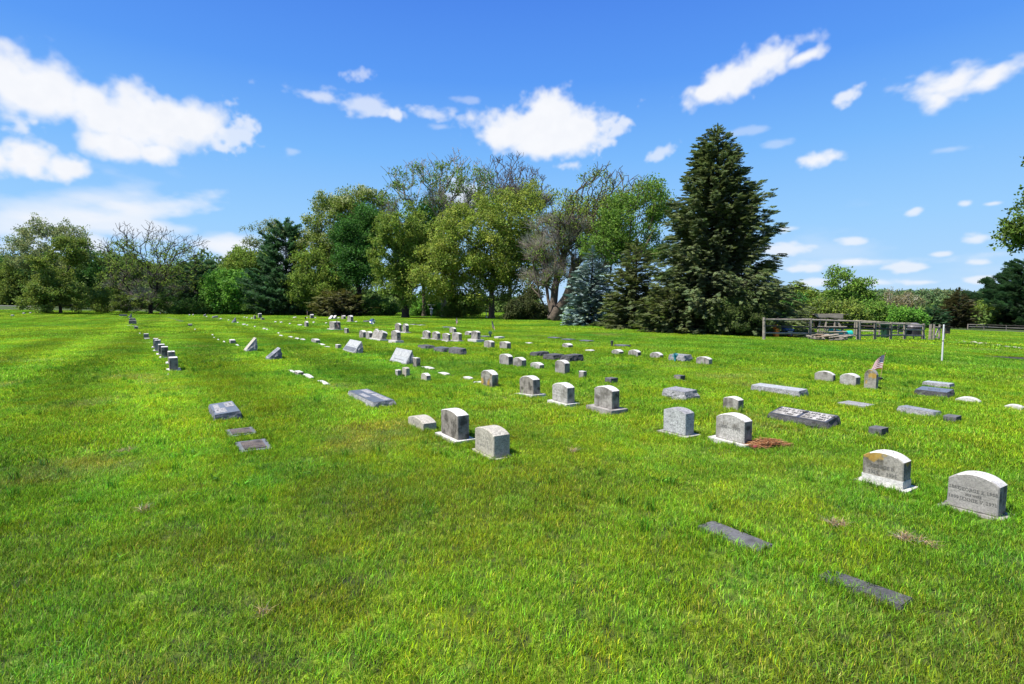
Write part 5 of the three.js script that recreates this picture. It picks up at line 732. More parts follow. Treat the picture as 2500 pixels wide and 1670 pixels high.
lowMarker({ px: 537.7, py: 780.2, w: 7.39, t: 4.53, h: 3.01, label: 'tiny white marker far off along the edge of the lawn', group: 'tiny markers along the lawn edge' });
lowMarker({ px: 595.8, py: 776.1, w: 4.22, t: 3.01, h: 3.01, label: 'tiny white marker far off along the edge of the lawn', group: 'tiny markers along the lawn edge' });
lowMarker({ px: 602.1, py: 777.3, w: 3.7, t: 3.01, h: 3.01, label: 'tiny white marker far off along the edge of the lawn', group: 'tiny markers along the lawn edge' });
lowMarker({ px: 613.9, py: 778.8, w: 5.28, t: 3.24, h: 3.01, label: 'tiny white marker far off along the edge of the lawn', group: 'tiny markers along the lawn edge' });
lowMarker({ px: 719.0, py: 776.8, w: 8.98, t: 5.5, h: 3.01, label: 'tiny white marker far off along the edge of the lawn', group: 'tiny markers along the lawn edge' });
lowMarker({ px: 747.9, py: 777.5, w: 6.34, t: 3.88, h: 3.01, label: 'tiny white marker far off along the edge of the lawn', group: 'tiny markers along the lawn edge' });
lowMarker({ px: 769.1, py: 777.8, w: 3.01, t: 3.01, h: 3.01, label: 'tiny white marker far off along the edge of the lawn', group: 'tiny markers along the lawn edge' });
lowMarker({ px: 827.0, py: 777.8, w: 4.75, t: 3.01, h: 3.01, label: 'tiny white marker far off along the edge of the lawn', group: 'tiny markers along the lawn edge' });
lowMarker({ px: 26.1, py: 771.8, w: 7.83, t: 4.8, h: 3.01, label: 'tiny white marker far off along the edge of the lawn', group: 'tiny markers along the lawn edge' });
lowMarker({ px: 54.1, py: 766.8, w: 7.83, t: 4.8, h: 3.01, label: 'tiny white marker far off along the edge of the lawn', group: 'tiny markers along the lawn edge' });
lowMarker({ px: 70.9, py: 765.6, w: 6.96, t: 4.26, h: 3.01, label: 'tiny white marker far off along the edge of the lawn', group: 'tiny markers along the lawn edge' });
lowMarker({ px: 389.6, py: 766.6, w: 3.91, t: 3.01, h: 3.01, label: 'tiny white marker far off along the edge of the lawn', group: 'tiny markers along the lawn edge' });
lowMarker({ px: 672.3, py: 787.7, w: 6.02, t: 3.69, h: 3.01, label: 'small white marker in the line between the far tall block and the flagged base stone', group: 'low markers before the flagged base stone' });
lowMarker({ px: 686.2, py: 788.6, w: 6.34, t: 3.88, h: 3.01, label: 'small white marker in the line between the far tall block and the flagged base stone', group: 'low markers before the flagged base stone' });
lowMarker({ px: 707.5, py: 792.0, w: 3.7, t: 3.01, h: 3.01, label: 'small white marker in the line between the far tall block and the flagged base stone', group: 'low markers before the flagged base stone' });
lowMarker({ px: 733.1, py: 795.4, w: 9.19, t: 5.63, h: 3.01, label: 'small white marker in the line between the far tall block and the flagged base stone', group: 'low markers before the flagged base stone' });
lowMarker({ px: 766.0, py: 788.6, w: 4.22, t: 3.01, h: 3.01, label: 'small white marker in the line between the far tall block and the flagged base stone', group: 'low markers before the flagged base stone' });
lowMarker({ px: 870.1, py: 787.0, w: 4.44, t: 3.01, h: 3.01, label: 'small white marker in the line between the far tall block and the flagged base stone', group: 'low markers before the flagged base stone' });
lowMarker({ px: 795.9, py: 790.4, w: 3.01, t: 3.01, h: 3.01, label: 'small white marker in the line between the far tall block and the flagged base stone', group: 'low markers before the flagged base stone' });
lowMarker({ px: 921.4, py: 806.4, w: 6.34, t: 3.88, h: 3.01, label: 'small white marker in the line between the far tall block and the flagged base stone', group: 'low markers before the flagged base stone' });
lowMarker({ px: 1048.9, py: 904.4, w: 22.2, t: 13.6, h: 5.62, label: 'rounded white foot marker between the tall stub and the lichened headstone', group: 'white foot markers behind the lichened headstone' });
lowMarker({ px: 1087.8, py: 918.4, w: 19.5, t: 12, h: 6.13, label: 'rounded white foot marker between the tall stub and the lichened headstone', group: 'white foot markers behind the lichened headstone' });
lowMarker({ px: 1146.4, py: 928.7, w: 16.9, t: 10.4, h: 6.64, label: 'rounded white foot marker between the tall stub and the lichened headstone', group: 'white foot markers behind the lichened headstone' });
lowMarker({ px: 1293.6, py: 840.1, w: 12.7, t: 7.77, h: 3.07, label: 'rounded white marker in the back row between the pale arched stone and three low arches', group: 'white markers of the back row' });
lowMarker({ px: 1443.3, py: 859.7, w: 15.8, t: 9.71, h: 5.11, label: 'rounded white marker in the back row between the pale arched stone and three low arches', group: 'white markers of the back row' });
lowMarker({ px: 339.6, py: 816.1, w: 4.22, t: 3.01, h: 3.01, label: 'tiny white marker beside the left row of square stones', group: 'tiny markers beside the left row' });
lowMarker({ px: 408.8, py: 919.2, w: 3.91, t: 3.01, h: 3.01, label: 'tiny white marker beside the left row of square stones', group: 'tiny markers beside the left row' });
flush({ px: 1167.9, py: 938.0, w: 11.9, t: 0.2, h: 0.03, name: 'foot_slab', label: 'white slab edge showing behind the lichened headstone', group: 'white foot markers behind the lichened headstone', mat: 'washed' });
// ---------------------------------------------------------------- small flags
function flagTexture() {
  const c = document.createElement('canvas'); c.width = 256; c.height = 144; const x = c.getContext('2d');
  for (let i = 0; i < 13; i++) { x.fillStyle = i % 2 ? '#efe9e4' : '#a8263a'; x.fillRect(0, i * 144 / 13, 256, 144 / 13 + 1); }
  x.fillStyle = '#2a3560'; x.fillRect(0, 0, 104, 78); x.fillStyle = '#f4f4f4';
  for (let r = 0; r < 9; r++) for (let k = 0; k < (r % 2 ? 5 : 6); k++) { const cx = 9 + k * 17.2 + (r % 2 ? 8.6 : 0), cy = 8 + r * 7.8; x.beginPath(); for (let q = 0; q < 10; q++) { const a = q * Math.PI / 5 - Math.PI / 2, rr = q % 2 ? 1.4 : 3.4; x.lineTo(cx + Math.cos(a) * rr, cy + Math.sin(a) * rr); } x.fill(); }
  const t = new THREE.CanvasTexture(c); t.colorSpace = THREE.SRGBColorSpace; return t;
}
const clothMat = new THREE.MeshPhysicalMaterial({ map: flagTexture(), roughness: 1, side: THREE.DoubleSide, transmission: 0.45, thickness: 0 });
const stickMat = new THREE.MeshStandardMaterial({ color: new THREE.Color(0.35, 0.24, 0.12), roughness: 0.7 }), darkPlastic = new THREE.MeshStandardMaterial({ color: new THREE.Color(0.02, 0.02, 0.022), roughness: 0.5 }), goldMat = new THREE.MeshStandardMaterial({ color: new THREE.Color(0.5, 0.36, 0.1), metalness: 0.7, roughness: 0.4 });
function flag(px, py, h, label, { turn = 0.4, lean = 0.1, fly = 0.55, mat = clothMat } = {}) {
  const p = ground(px, py), t = thing('grave_flag', label, 'flag', p, turn, 'small flags on sticks by the graves');
  t.rotation.z = lean; part('stick', bar(V(0, -0.05, 0), V(0, h, 0), 0.006, 0.005, 6), stickMat, t); part('finial', new THREE.SphereGeometry(0.011, 8, 6).scale(1, 2, 1).translate(0, h + 0.012, 0), goldMat, t);
  const W = h * 0.62, H = h * 0.5, nx = 14, ny = 8, pos = [], uv = [], idx = [];      // cloth hanging in folds from the stick
  for (let j = 0; j <= ny; j++) for (let i = 0; i <= nx; i++) { const u = i / nx, v = j / ny, droop = u * u * W * (1 - fly); pos.push(u * W * fly * (0.7 + 0.3 * v) + 0.007, h - 0.02 - v * H - droop * (1.05 - v * 0.25), Math.sin(u * 7 + v * 1.6) * 0.035 * u * (h / 0.6)); uv.push(u, 1 - v); if (i && j) { const a = j * (nx + 1) + i; idx.push(a, a - 1, a - nx - 1, a - 1, a - nx - 2, a - nx - 1); } }
  part('cloth', geo(pos, idx, uv), mat, t); return t;
}
flag(2148, 931, 0.62, 'small striped flag hanging behind the round-topped lichened headstone', { turn: 2.5, lean: 0.12, fly: 0.55 }).add(part('flag_holder', new THREE.CylinderGeometry(0.05, 0.04, 0.09, 12).translate(0, 0.045, 0), darkPlastic, new THREE.Group()));
flag(822, 806, 0.72, 'drooping flag before the blocky stone on a wide base', { turn: 0.3, lean: 0.02, fly: 0.32 });
flag(1120, 800, 0.78, 'leaning dark flag behind the back pair row', { turn: 2.8, lean: -0.2, fly: 0.4 });
flag(1203, 815, 0.78, 'flag hanging from a stick leaning the other way, right of the big-based stone', { turn: 0.1, lean: 0.08, fly: 0.32 });
flag(750, 776, 1.15, 'pale furled flag at the far edge of the lawn', { turn: 0.3, lean: 0.03, fly: 0.16 });
flag(312, 765, 1.15, 'far flag at the head of the square-stone row', { turn: 0.3, lean: -0.05, fly: 0.4 });
// ---------------------------------------------------------------- vases, pinwheel, wreath remains
const paint = (r, g, b, rough = 0.5) => new THREE.MeshStandardMaterial({ color: new THREE.Color(r, g, b), roughness: rough });
function vase(px, py, h, mat, label, posy) { const p = ground(px, py), t = thing('flower_vase', label, 'vase', p, 0, 'vases on graves'); part('vase_body', new THREE.LatheGeometry([[0.001, 0], [0.05, 0], [0.045, 0.1], [0.06, 0.62], [0.085, 0.92], [0.09, 1], [0.075, 1], [0.05, 0.7], [0.001, 0.66]].map(([r, y]) => new THREE.Vector2(r * h * 3.2, y * h)), 14), mat, t); if (posy) { const l = [], R = rngOf(px | 0); for (let i = 0; i < 26; i++) l.push([V((R() - 0.5) * h * 0.7, h * (1 + R() * 0.5), (R() - 0.5) * h * 0.7), randQ(R), 0.5, [1, 1, 1]]); scatter('artificial_flowers', clump(6, 0.05, 0.07, 3), leafMat(posy, 0.3), l, t); } return t; }
vase(1494, 846, 0.24, paint(0.05, 0.055, 0.06), 'small dark vase at the corner of a flush slab');
vase(1197, 824, 0.2, paint(0.03, 0.08, 0.10), 'dark teal vase beside the second leaning flag', [0.05, 0.12, 0.18]);
vase(1648, 884, 0.16, paint(0.05, 0.35, 0.38), 'teal vase before the grey granite block', [0.06, 0.3, 0.34]);
vase(746, 781, 0.35, paint(0.02, 0.02, 0.025), 'dark pot near the pale furled flag');
vase(1114, 815, 0.16, paint(0.02, 0.02, 0.02), 'black pot behind the small arched stone');
{
  const p = ground(910, 799), t = thing('pinwheel', 'blue and white pinwheel on a stick in the far grass', 'pinwheel', p); part('stick', bar(V(0, -0.03, 0), V(0, 0.42, 0), 0.012, 0.01), stickMat, t);
  const a = paint(0.05, 0.08, 0.4), b = paint(0.75, 0.76, 0.8); for (let i = 0; i < 8; i++) { const th = i * Math.PI / 4, c = Math.cos(th), s = Math.sin(th), c2 = Math.cos(th + 0.62), s2 = Math.sin(th + 0.62), g = geo([0, 0, 0.02, c * 0.26, s * 0.26, 0.0, c2 * 0.2, s2 * 0.2, 0.08], [0, 1, 2]); const m = part('vane', g.translate(0, 0.45, 0.02), i % 2 ? a : b, t); m.material.side = THREE.DoubleSide; }
}
{
  const p = ground(1872, 1094), t = thing('wreath_remains', 'heap of orange-brown dried wreath stems behind the white-based headstone', 'debris', p, 0.2), R = rngOf(55), straw = [paint(0.33, 0.13, 0.04, 0.9), paint(0.15, 0.055, 0.02, 0.9), paint(0.42, 0.23, 0.10, 0.9)];
  const lists = [[], [], []]; for (let i = 0; i < 330; i++) { const a = (R() - 0.5) * 1.3, x = (R() - 0.5) * 0.42 + (R() - 0.5) * 0.1, z = (R() - 0.5) * 0.2, y = 0.035 + 0.07 * R() * (1 - Math.abs(x) / 0.3), L = 0.07 + R() * 0.16, d = V(Math.cos(a) * (R() < 0.5 ? -1 : 1), (R() - 0.4) * 0.5, Math.sin(a)).normalize().multiplyScalar(L / 2), c = V(x, y, z), m = c.clone().add(V(0, 0.02 * R(), 0)); lists[Math.floor(R() * 3)].push(bar(c.clone().sub(d), m, 0.0028, 0.003, 4), bar(m, c.clone().add(d), 0.003, 0.0018, 4)); }
  lists.forEach((l, i) => { const m = part(['dry_stems', 'dark_stems', 'pale_stems'][i], merged(l), straw[i], t); m.userData.kind = 'stuff'; });
  part('red_bow', new THREE.IcosahedronGeometry(0.024, 1).scale(1.3, 0.8, 1).translate(-0.22, 0.05, 0.09), paint(0.16, 0.015, 0.02, 0.8), t);
  footprints.push([p.clone(), 0.28, 0.14, 0.2]);
}
{ // mulch under the overhanging tree, its colour darkened to hold the tree shade
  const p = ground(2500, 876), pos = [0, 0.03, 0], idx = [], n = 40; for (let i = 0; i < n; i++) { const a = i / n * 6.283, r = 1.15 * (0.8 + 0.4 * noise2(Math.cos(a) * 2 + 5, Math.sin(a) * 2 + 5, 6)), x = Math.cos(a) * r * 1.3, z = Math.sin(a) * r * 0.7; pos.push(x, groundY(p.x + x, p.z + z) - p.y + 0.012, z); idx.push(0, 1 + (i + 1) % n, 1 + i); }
  const t = thing('mulch_and_shade_patch', 'dark patch of mulch and painted tree shade in the lawn under the overhanging tree', 'mulch', p); part('shaded_soil', boxUV(geo(pos, idx)), new THREE.MeshStandardMaterial({ map: texture(256, (u, v) => { const k = 22 + 60 * (fbm(u * 40, v * 40, 3, 71, 40) - 0.3); return [k * 1.1, k * 0.95, k * 0.8]; }), roughness: 1 }), t);
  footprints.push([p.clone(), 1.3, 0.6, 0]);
}
// ---------------------------------------------------------------- post, poles
const galv = new THREE.MeshStandardMaterial({ color: new THREE.Color(0.62, 0.64, 0.66), roughness: 0.45, metalness: 0.35 }), white = paint(0.55, 0.56, 0.56, 0.6);
{
  const p = ground(2299.5, 884), t = thing('boundary_post', 'slim white metal post standing alone in the right lawn', 'post', p), k = -p.z / FOCAL; part('tube', bar(V(0, -0.2, 0), V(0, 90 * k, 0), 0.022, 0.022, 14), white, t); part('cap', new THREE.SphereGeometry(0.0235, 12, 6, 0, 6.3, 0, 1.6).translate(0, 90 * k, 0), galv, t); part('band', new THREE.CylinderGeometry(0.0235, 0.0235, 0.03, 14).translate(0, 52 * k, 0), darkPlastic, t);
}
{
  const f = (px, d, h, label, box1) => { const p = atDepth(px, 745, d); p.y = groundY(p.x, p.z); const t = thing(box1 ? 'bird_feeder' : 'lamp_pole', label, box1 ? 'feeder' : 'pole', p); part('pole', bar(V(0, -0.2, 0), V(0, h, 0), 0.045, 0.04, 8), white, t); if (box1) { part('seed_tube', new THREE.CylinderGeometry(0.17, 0.17, 0.75, 10).translate(0, h * 0.45, 0), white, t); part('cross_arm', box(1.2, 0.09, 0.12, 0, h, 0), white, t); part('roof', new THREE.ConeGeometry(0.3, 0.18, 10).translate(0, h * 0.45 + 0.46, 0), galv, t); } else { part('lamp_head', new THREE.CylinderGeometry(0.14, 0.1, 0.35, 8).translate(0, h + 0.1, 0), white, t); part('foot', new THREE.CylinderGeometry(0.12, 0.16, 0.2, 8).translate(0, 0.08, 0), galv, t); } };
  f(1053, 76, 1.75, 'white bird feeder with a cross arm beside the bright green shrub', true); f(1187, 72, 1.85, 'thin white pole under the wide olive-yellow tree', false);
  const p = atDepth(308, 745, 96); p.y = groundY(p.x, p.z); const t = thing('utility_pole', 'grey wooden utility pole with a crossarm behind the left row', 'pole', p); part('pole', bar(V(0, -0.3, 0), V(0, 4.6, 0), 0.14, 0.1, 8), barkPale, t); part('crossarm', box(1.7, 0.12, 0.12, -0.5, 4.2, 0), barkPale, t);
}
// ---------------------------------------------------------------- weathered split-rail pen
const oldWood = new THREE.MeshStandardMaterial({ map: texture(256, (u, v) => { const n = fbm(u * 4, v * 60, 4, 410), m = fbm(u * 30, v * 200, 2, 411), k = 0.62 + n * 0.62 + (m - 0.5) * 0.3; return [140 * k, 132 * k, 120 * k]; }), roughness: 1 });
const darkWood = new THREE.MeshStandardMaterial({ map: texture(256, (u, v) => { const n = fbm(u * 4, v * 60, 4, 420), k = 0.5 + n * 0.7; return [74 * k, 66 * k, 58 * k]; }), roughness: 1 });
const Rw = rngOf(610);
function postGeo(h, r) { const g = new THREE.CylinderGeometry(r * 0.92, r, h + 0.15, 7, 3); const p = g.attributes.position; for (let i = 0; i < p.count; i++) { const s = 1 + (noise3(p.getX(i) * 9, p.getY(i) * 5, p.getZ(i) * 9, 7) - 0.5) * 0.25; p.setX(i, p.getX(i) * s); p.setZ(i, p.getZ(i) * s); } g.translate(0, (h - 0.15) / 2, 0); return boxUV(g, Rw(), Rw()); }
function railGeo(a, b, r) { const n = 6, pos = [], idx = [], d = b.clone().sub(a).normalize(), s = V(0, 1, 0).cross(d).normalize(), q = d.clone().cross(s), s0 = Rw() * 50, sag = -0.02 * Rw(); for (let i = 0; i <= n; i++) { const t = i / n, c = a.clone().lerp(b, t); c.y += sag * Math.sin(t * 3.14); for (let j = 0; j < 5; j++) { const th = j / 5 * 6.283 + 0.4, rr = r * (0.75 + 0.5 * noise2(t * 4 + s0, j * 2.3, 8)) * (i === 0 || i === n ? 0.7 : 1); pos.push(c.x + (s.x * Math.cos(th) + q.x * Math.sin(th)) * rr, c.y + (s.y * Math.cos(th) + q.y * Math.sin(th)) * rr * 1.15, c.z + (s.z * Math.cos(th) + q.z * Math.sin(th)) * rr); } } for (let i = 0; i < n; i++) for (let j = 0; j < 5; j++) { const p = i * 5 + j, w = i * 5 + (j + 1) % 5; idx.push(p, w, p + 5, w, w + 5, p + 5); } idx.push(0, 2, 1, 0, 3, 2, 0, 4, 3); const e = n * 5; idx.push(e, e + 1, e + 2, e, e + 2, e + 3, e, e + 3, e + 4); return boxUV(geo(pos, idx), Rw(), Rw()); }
const onGround = (px, d) => { const p = atDepth(px, 745, d); p.y = groundY(p.x, p.z); return p; };
function railFence(label, posts, { h = 1.12, r = 0.06, rails = [0.3, 0.62, 0.94], rr = 0.042, group = 'split-rail fences', mats = [oldWood, darkWood] } = {}) {
  const o = posts[0].p, t = thing('rail_fence', label, 'fence', o, 0, group);
  posts.forEach(({ p, h: ph = h, r: pr = r }, i) => { const m = part('post', postGeo(ph, pr), mats[0], t); m.position.copy(p).sub(o); m.rotation.set((Rw() - 0.5) * 0.06, Rw() * 3, (Rw() - 0.5) * 0.06);
    if (i) { const q = posts[i - 1]; rails.forEach((y, k) => { const d = p.clone().sub(q.p).normalize().multiplyScalar(0.06); part('rail', railGeo(q.p.clone().sub(o).sub(d).add(V(0, y * h + (Rw() - 0.5) * 0.07, 0)), p.clone().sub(o).add(d).add(V(0, y * h + (Rw() - 0.5) * 0.07, 0)), rr * (0.85 + Rw() * 0.4)), mats[k % 2 && Rw() < 0.6 ? 1 : 0], t); }); } });
  return t;
}
const front = [[1868, 26.6], [1980, 28.4], [2099, 30.5], [2139.5, 31.6], [2178.5, 32.8], [2212, 34.5], [2258, 36.5]].map(([px, d], i) => ({ p: onGround(px, d), r: i === 2 ? 0.13 : 0.075, h: i === 2 ? 1.1 : 1.14 }));
railFence('front run of the grey split-rail pen, from the laurel bush to the gate', front);
railFence('back run of the grey split-rail pen below the trees', [[1868, 40], [1927, 41], [1983, 44], [2042, 45], [2101, 46], [2158, 48], [2196, 50], [2240, 52]].map(([px, d]) => ({ p: onGround(px, d) })), { rails: [0.4, 0.68, 0.98] });
railFence('cross run of rails dividing the pen', [[2089, 41], [2150, 40], [2196, 42], [2240, 43]].map(([px, d]) => ({ p: onGround(px, d) })), { rails: [0.35, 0.7, 0.98] });
railFence('pale far rail fence along the right edge of the lawn', [[2366, 106], [2405, 107], [2460, 108], [2515, 109], [2570, 110]].map(([px, d]) => ({ p: onGround(px, d) })), { rails: [0.5, 0.9], rr: 0.08, r: 0.1, h: 1.05 });
railFence('white rail fence glimpsed beside the splayed trunks', [[1350, 84], [1383, 84], [1416, 84], [1450, 84]].map(([px, d]) => ({ p: onGround(px, d) })), { rails: [0.5, 0.95], rr: 0.06, r: 0.08, h: 1.1, mats: [white, white] });
{ // gate with a diagonal brace
  const a = onGround(2275, 37), b = onGround(2297, 38.5), t = thing('gate', 'small wooden gate with a diagonal brace at the end of the pen', 'gate', a), o = a, d = b.clone().sub(a);
  for (const [q, r] of [[V(0, 0, 0), 0.1], [V(0.2, 0, 0.05), 0.07], [d, 0.07]]) part('gate_post', postGeo(1.12, r), oldWood, t).position.copy(q);
  for (const y of [0.18, 0.92]) part('gate_rail', railGeo(V(0.25, y, 0), d.clone().add(V(0, y, 0)), 0.04), oldWood, t);
  part('diagonal_brace', railGeo(V(0.28, 0.2, 0.05), d.clone().add(V(-0.05, 0.95, 0.05)), 0.045), oldWood, t); for (const s of [0.45, 0.7]) part('upright', railGeo(d.clone().multiplyScalar(s).add(V(0, 0.15, 0)), d.clone().multiplyScalar(s).add(V(0, 0.95, 0)), 0.03), oldWood, t);
  const nb = onGround(2309, 39), n = thing('nest_box', 'brown wooden nest box on a post beside the gate', 'nest box', nb); part('post', postGeo(1.0, 0.06), oldWood, n); part('box_body', boxUV(box(0.34, 0.5, 0.34, 0.12, 0.72, 0)), darkWood, n); part('roof', boxUV(box(0.6, 0.04, 0.5, 0.16, 1.0, 0, 0, -0.2)), darkWood, n); part('entrance_hole', new THREE.CylinderGeometry(0.035, 0.035, 0.02, 12).rotateX(Math.PI / 2).translate(0.12, 0.8, 0.17), darkPlastic, n);
}
{ // the old wooden frame: a heavy two-holed beam with shaped edge on splayed, slatted legs
  const c = onGround(2019, 31.5), t = thing('wooden_frame', 'old grey wooden play frame with a heavy shaped beam on splayed legs', 'play structure', c, -0.12), k = 31.5 / FOCAL, X = px => (px - 2019) * k, Yt = py => EYE - c.y - (py - 745) * k;
  const sh = new THREE.Shape(); sh.moveTo(X(1983), Yt(767)); sh.lineTo(X(2047), Yt(766)); sh.lineTo(X(2047), Yt(777)); sh.lineTo(X(2028), Yt(776.5)); sh.quadraticCurveTo(X(2018), Yt(773), X(2008), Yt(775)); sh.lineTo(X(1990), Yt(774.5)); sh.quadraticCurveTo(X(1983), Yt(771), X(1983), Yt(767));
  for (const hx of [1994, 2037]) { const hp = new THREE.Path(); hp.absarc(X(hx), Yt(770.5), 0.035, 0, 6.283, true); sh.holes.push(hp); }
  part('shaped_beam', boxUV(new THREE.ExtrudeGeometry(sh, { depth: 0.09, bevelEnabled: true, bevelSize: 0.01, bevelThickness: 0.01, bevelSegments: 1 }).translate(0, 0, 0.42)), oldWood, t);
  part('back_beam', boxUV(new THREE.ExtrudeGeometry(sh, { depth: 0.09, bevelEnabled: true, bevelSize: 0.01, bevelThickness: 0.01, bevelSegments: 1 }).translate(0.32, 0, -0.62)), darkWood, t);
  for (let i = 0; i < 6; i++) part('deck_board', boxUV(box(X(2052) - X(1983), 0.035, 0.155, 0.17, Yt(767) - 0.02 + (Rw() - 0.5) * 0.01, 0.33 - i * 0.17)), i % 2 ? oldWood : darkWood, t);
  for (const [tx, bx, z0, z1] of [[1998, 1988, 0.4, 0.62], [2012, 2006, 0.4, 0.5], [2031, 2030, 0.4, 0.5], [2034, 2058, 0.35, 0.6], [2008, 2012, -0.5, -0.6], [2046, 2054, -0.5, -0.62], [2003, 1996, -0.5, -0.6]]) part('leg', railGeo(V(X(tx), Yt(776), z0), V(X(bx), -0.05, z1), 0.055), z0 > 0 ? oldWood : darkWood, t);
  for (const y of [0.42, 0.72]) part('side_rail', railGeo(V(X(1990), y, 0.56), V(X(2056), y, 0.56), 0.035), oldWood, t);
  for (let i = 0; i < 5; i++) part('slat', boxUV(box(0.05, 0.5, 0.025, 0, 0, 0, 0, -0.35).translate(X(1992 + i * 5), 0.5, 0.58)), oldWood, t);
}
{ // driftwood and broken rails heaped before the frame, toys and bins
  const c = onGround(2022, 27.6), R = rngOf(640);
  for (let i = 0; i < 24; i++) { const x = (R() - 0.5) * 1.5, z = (R() - 0.5) * 0.5, a = R() * 2.4 - 1.0, L = 0.4 + R() * 0.8, o = V(c.x + x, groundY(c.x + x, c.z + z), c.z + z), t = thing('split_log', 'grey split log in the loose heap before the play frame', 'log', o, a, 'heap of split logs'); part('log', railGeo(V(-L / 2, 0.08 + R() * 0.25, 0), V(L / 2, 0.04 + R() * 0.34, 0), 0.028 + R() * 0.03), R() < 0.6 ? oldWood : new THREE.MeshStandardMaterial({ map: oldWood.map, color: new THREE.Color(0.85, 0.72, 0.6), roughness: 1 }), t); }
  const s = onGround(2072, 32), sl = thing('slide', 'teal plastic slide lying beside the play frame', 'slide', s, 0.1), prof = new THREE.Shape(); prof.moveTo(-0.22, 0.12); prof.quadraticCurveTo(-0.2, 0, 0, 0); prof.quadraticCurveTo(0.2, 0, 0.22, 0.12); prof.lineTo(0.25, 0.12); prof.quadraticCurveTo(0.22, -0.03, 0, -0.03); prof.quadraticCurveTo(-0.22, -0.03, -0.25, 0.12);
  const path = new THREE.CatmullRomCurve3([V(-1.3, 0.5, -0.3), V(-0.7, 0.35, -0.1), V(-0.1, 0.24, 0), V(0.35, 0.26, 0)]); part('chute', new THREE.ExtrudeGeometry(prof, { steps: 20, extrudePath: path }), paint(0.02, 0.42, 0.36, 0.35), sl);
  const box1 = (px, d, w, h, dep, m, name, label, cat, extra) => { const p = onGround(px, d), t = thing(name, label, cat, p, 0.3); const g = new THREE.CylinderGeometry(w * 0.72, w * 0.6, h, 4, 1).rotateY(Math.PI / 4).scale(1, 1, dep / w); g.translate(0, h / 2, 0); part('body', boxUV(g), m, t); if (extra) extra(t); return t; };
  box1(1897, 30, 0.26, 0.5, 0.22, paint(0.75, 0.2, 0.02), 'toy_chair', 'orange plastic toy chair inside the pen', 'toy', t => { part('seat_back', box(0.3, 0.28, 0.04, 0, 0.58, -0.1), paint(0.75, 0.2, 0.02), t); });
  box1(1927, 31, 0.34, 0.36, 0.3, paint(0.62, 0.6, 0.5), 'toy_cart', 'white toy cart with a blue top inside the pen', 'toy', t => { part('hood', box(0.6, 0.14, 0.3, -0.05, 0.46, 0), paint(0.05, 0.14, 0.5), t); for (const x of [-0.18, 0.16]) part('wheel', new THREE.CylinderGeometry(0.1, 0.1, 0.06, 12).rotateX(Math.PI / 2).translate(x, 0.1, 0.24), paint(0.4, 0.05, 0.04), t); });
  box1(2166, 36, 0.42, 0.92, 0.42, paint(0.012, 0.045, 0.03, 0.4), 'wheeled_bin', 'dark green wheeled bin behind the fence', 'bin', t => { part('lid', box(0.66, 0.06, 0.66, 0, 0.96, 0, 0.78), paint(0.012, 0.045, 0.03, 0.4), t); part('handle', bar(V(-0.3, 0.9, -0.36), V(0.3, 0.9, -0.36), 0.02), darkPlastic, t); for (const x of [-0.25, 0.25]) part('wheel', new THREE.CylinderGeometry(0.1, 0.1, 0.05, 12).rotateZ(Math.PI / 2).translate(x, 0.1, -0.34), darkPlastic, t); });
  // the kettle grill under its black cover
  const gp = onGround(2236, 37), g = thing('covered_grill', 'black barbecue grill with a grey lid standing at the fence', 'grill', gp, 0.3);
  part('lid', new THREE.SphereGeometry(0.5, 14, 7, 0, 6.3, 0, 1.2).scale(1.15, 0.9, 0.8).translate(0, 0.72, 0), paint(0.14, 0.13, 0.13, 0.5), g); part('cabinet', new THREE.CylinderGeometry(0.42, 0.5, 0.62, 9).scale(1.1, 1, 0.8).translate(-0.08, 0.6, 0), paint(0.012, 0.012, 0.013, 0.6), g); part('side_shelf', box(0.6, 0.05, 0.4, -0.62, 0.72, 0), paint(0.3, 0.28, 0.28, 0.5), g);
  for (const [x, z] of [[-0.4, 0.25], [0.3, 0.25], [-0.4, -0.25], [0.3, -0.25]]) part('leg', bar(V(x, 0.4, z), V(x * 1.15, -0.05, z * 1.1), 0.03), darkPlastic, g); part('cover_flap', box(0.12, 0.62, 0.02, 0.42, 0.34, 0.36, 0, 0.3), paint(0.45, 0.42, 0.38, 0.9), g);
  // line of pale edging stones leading right from the gate
  const E = rngOf(660); for (let i = 0; i < 46; i++) { const s2 = i / 45, px = 2262 + s2 * 250 + (E() - 0.5) * 3, py = 828.5 + s2 * 26 + (E() - 0.5) * 3 - Math.sin(s2 * 3.1) * 2.5, p = ground(px, py), z = 0.05 + E() * 0.07, st = thing('edging_stone', 'pale flat stone in the broken edging line right of the gate', 'stone', p, E() * 3, 'line of edging stones'); const gg = new THREE.IcosahedronGeometry(z, 1), q = gg.attributes.position; for (let j = 0; j < q.count; j++) { const f = 0.8 + 0.5 * noise3(q.getX(j) * 14, q.getY(j) * 14, q.getZ(j) * 14, i); q.setXYZ(j, q.getX(j) * f * 1.4, q.getY(j) * f * 0.6 + z * 0.25, q.getZ(j) * f); } part('stone', boxUV(gg, E(), E()), M[E() < 0.7 ? 'cream' : 'stained'], st); }
}
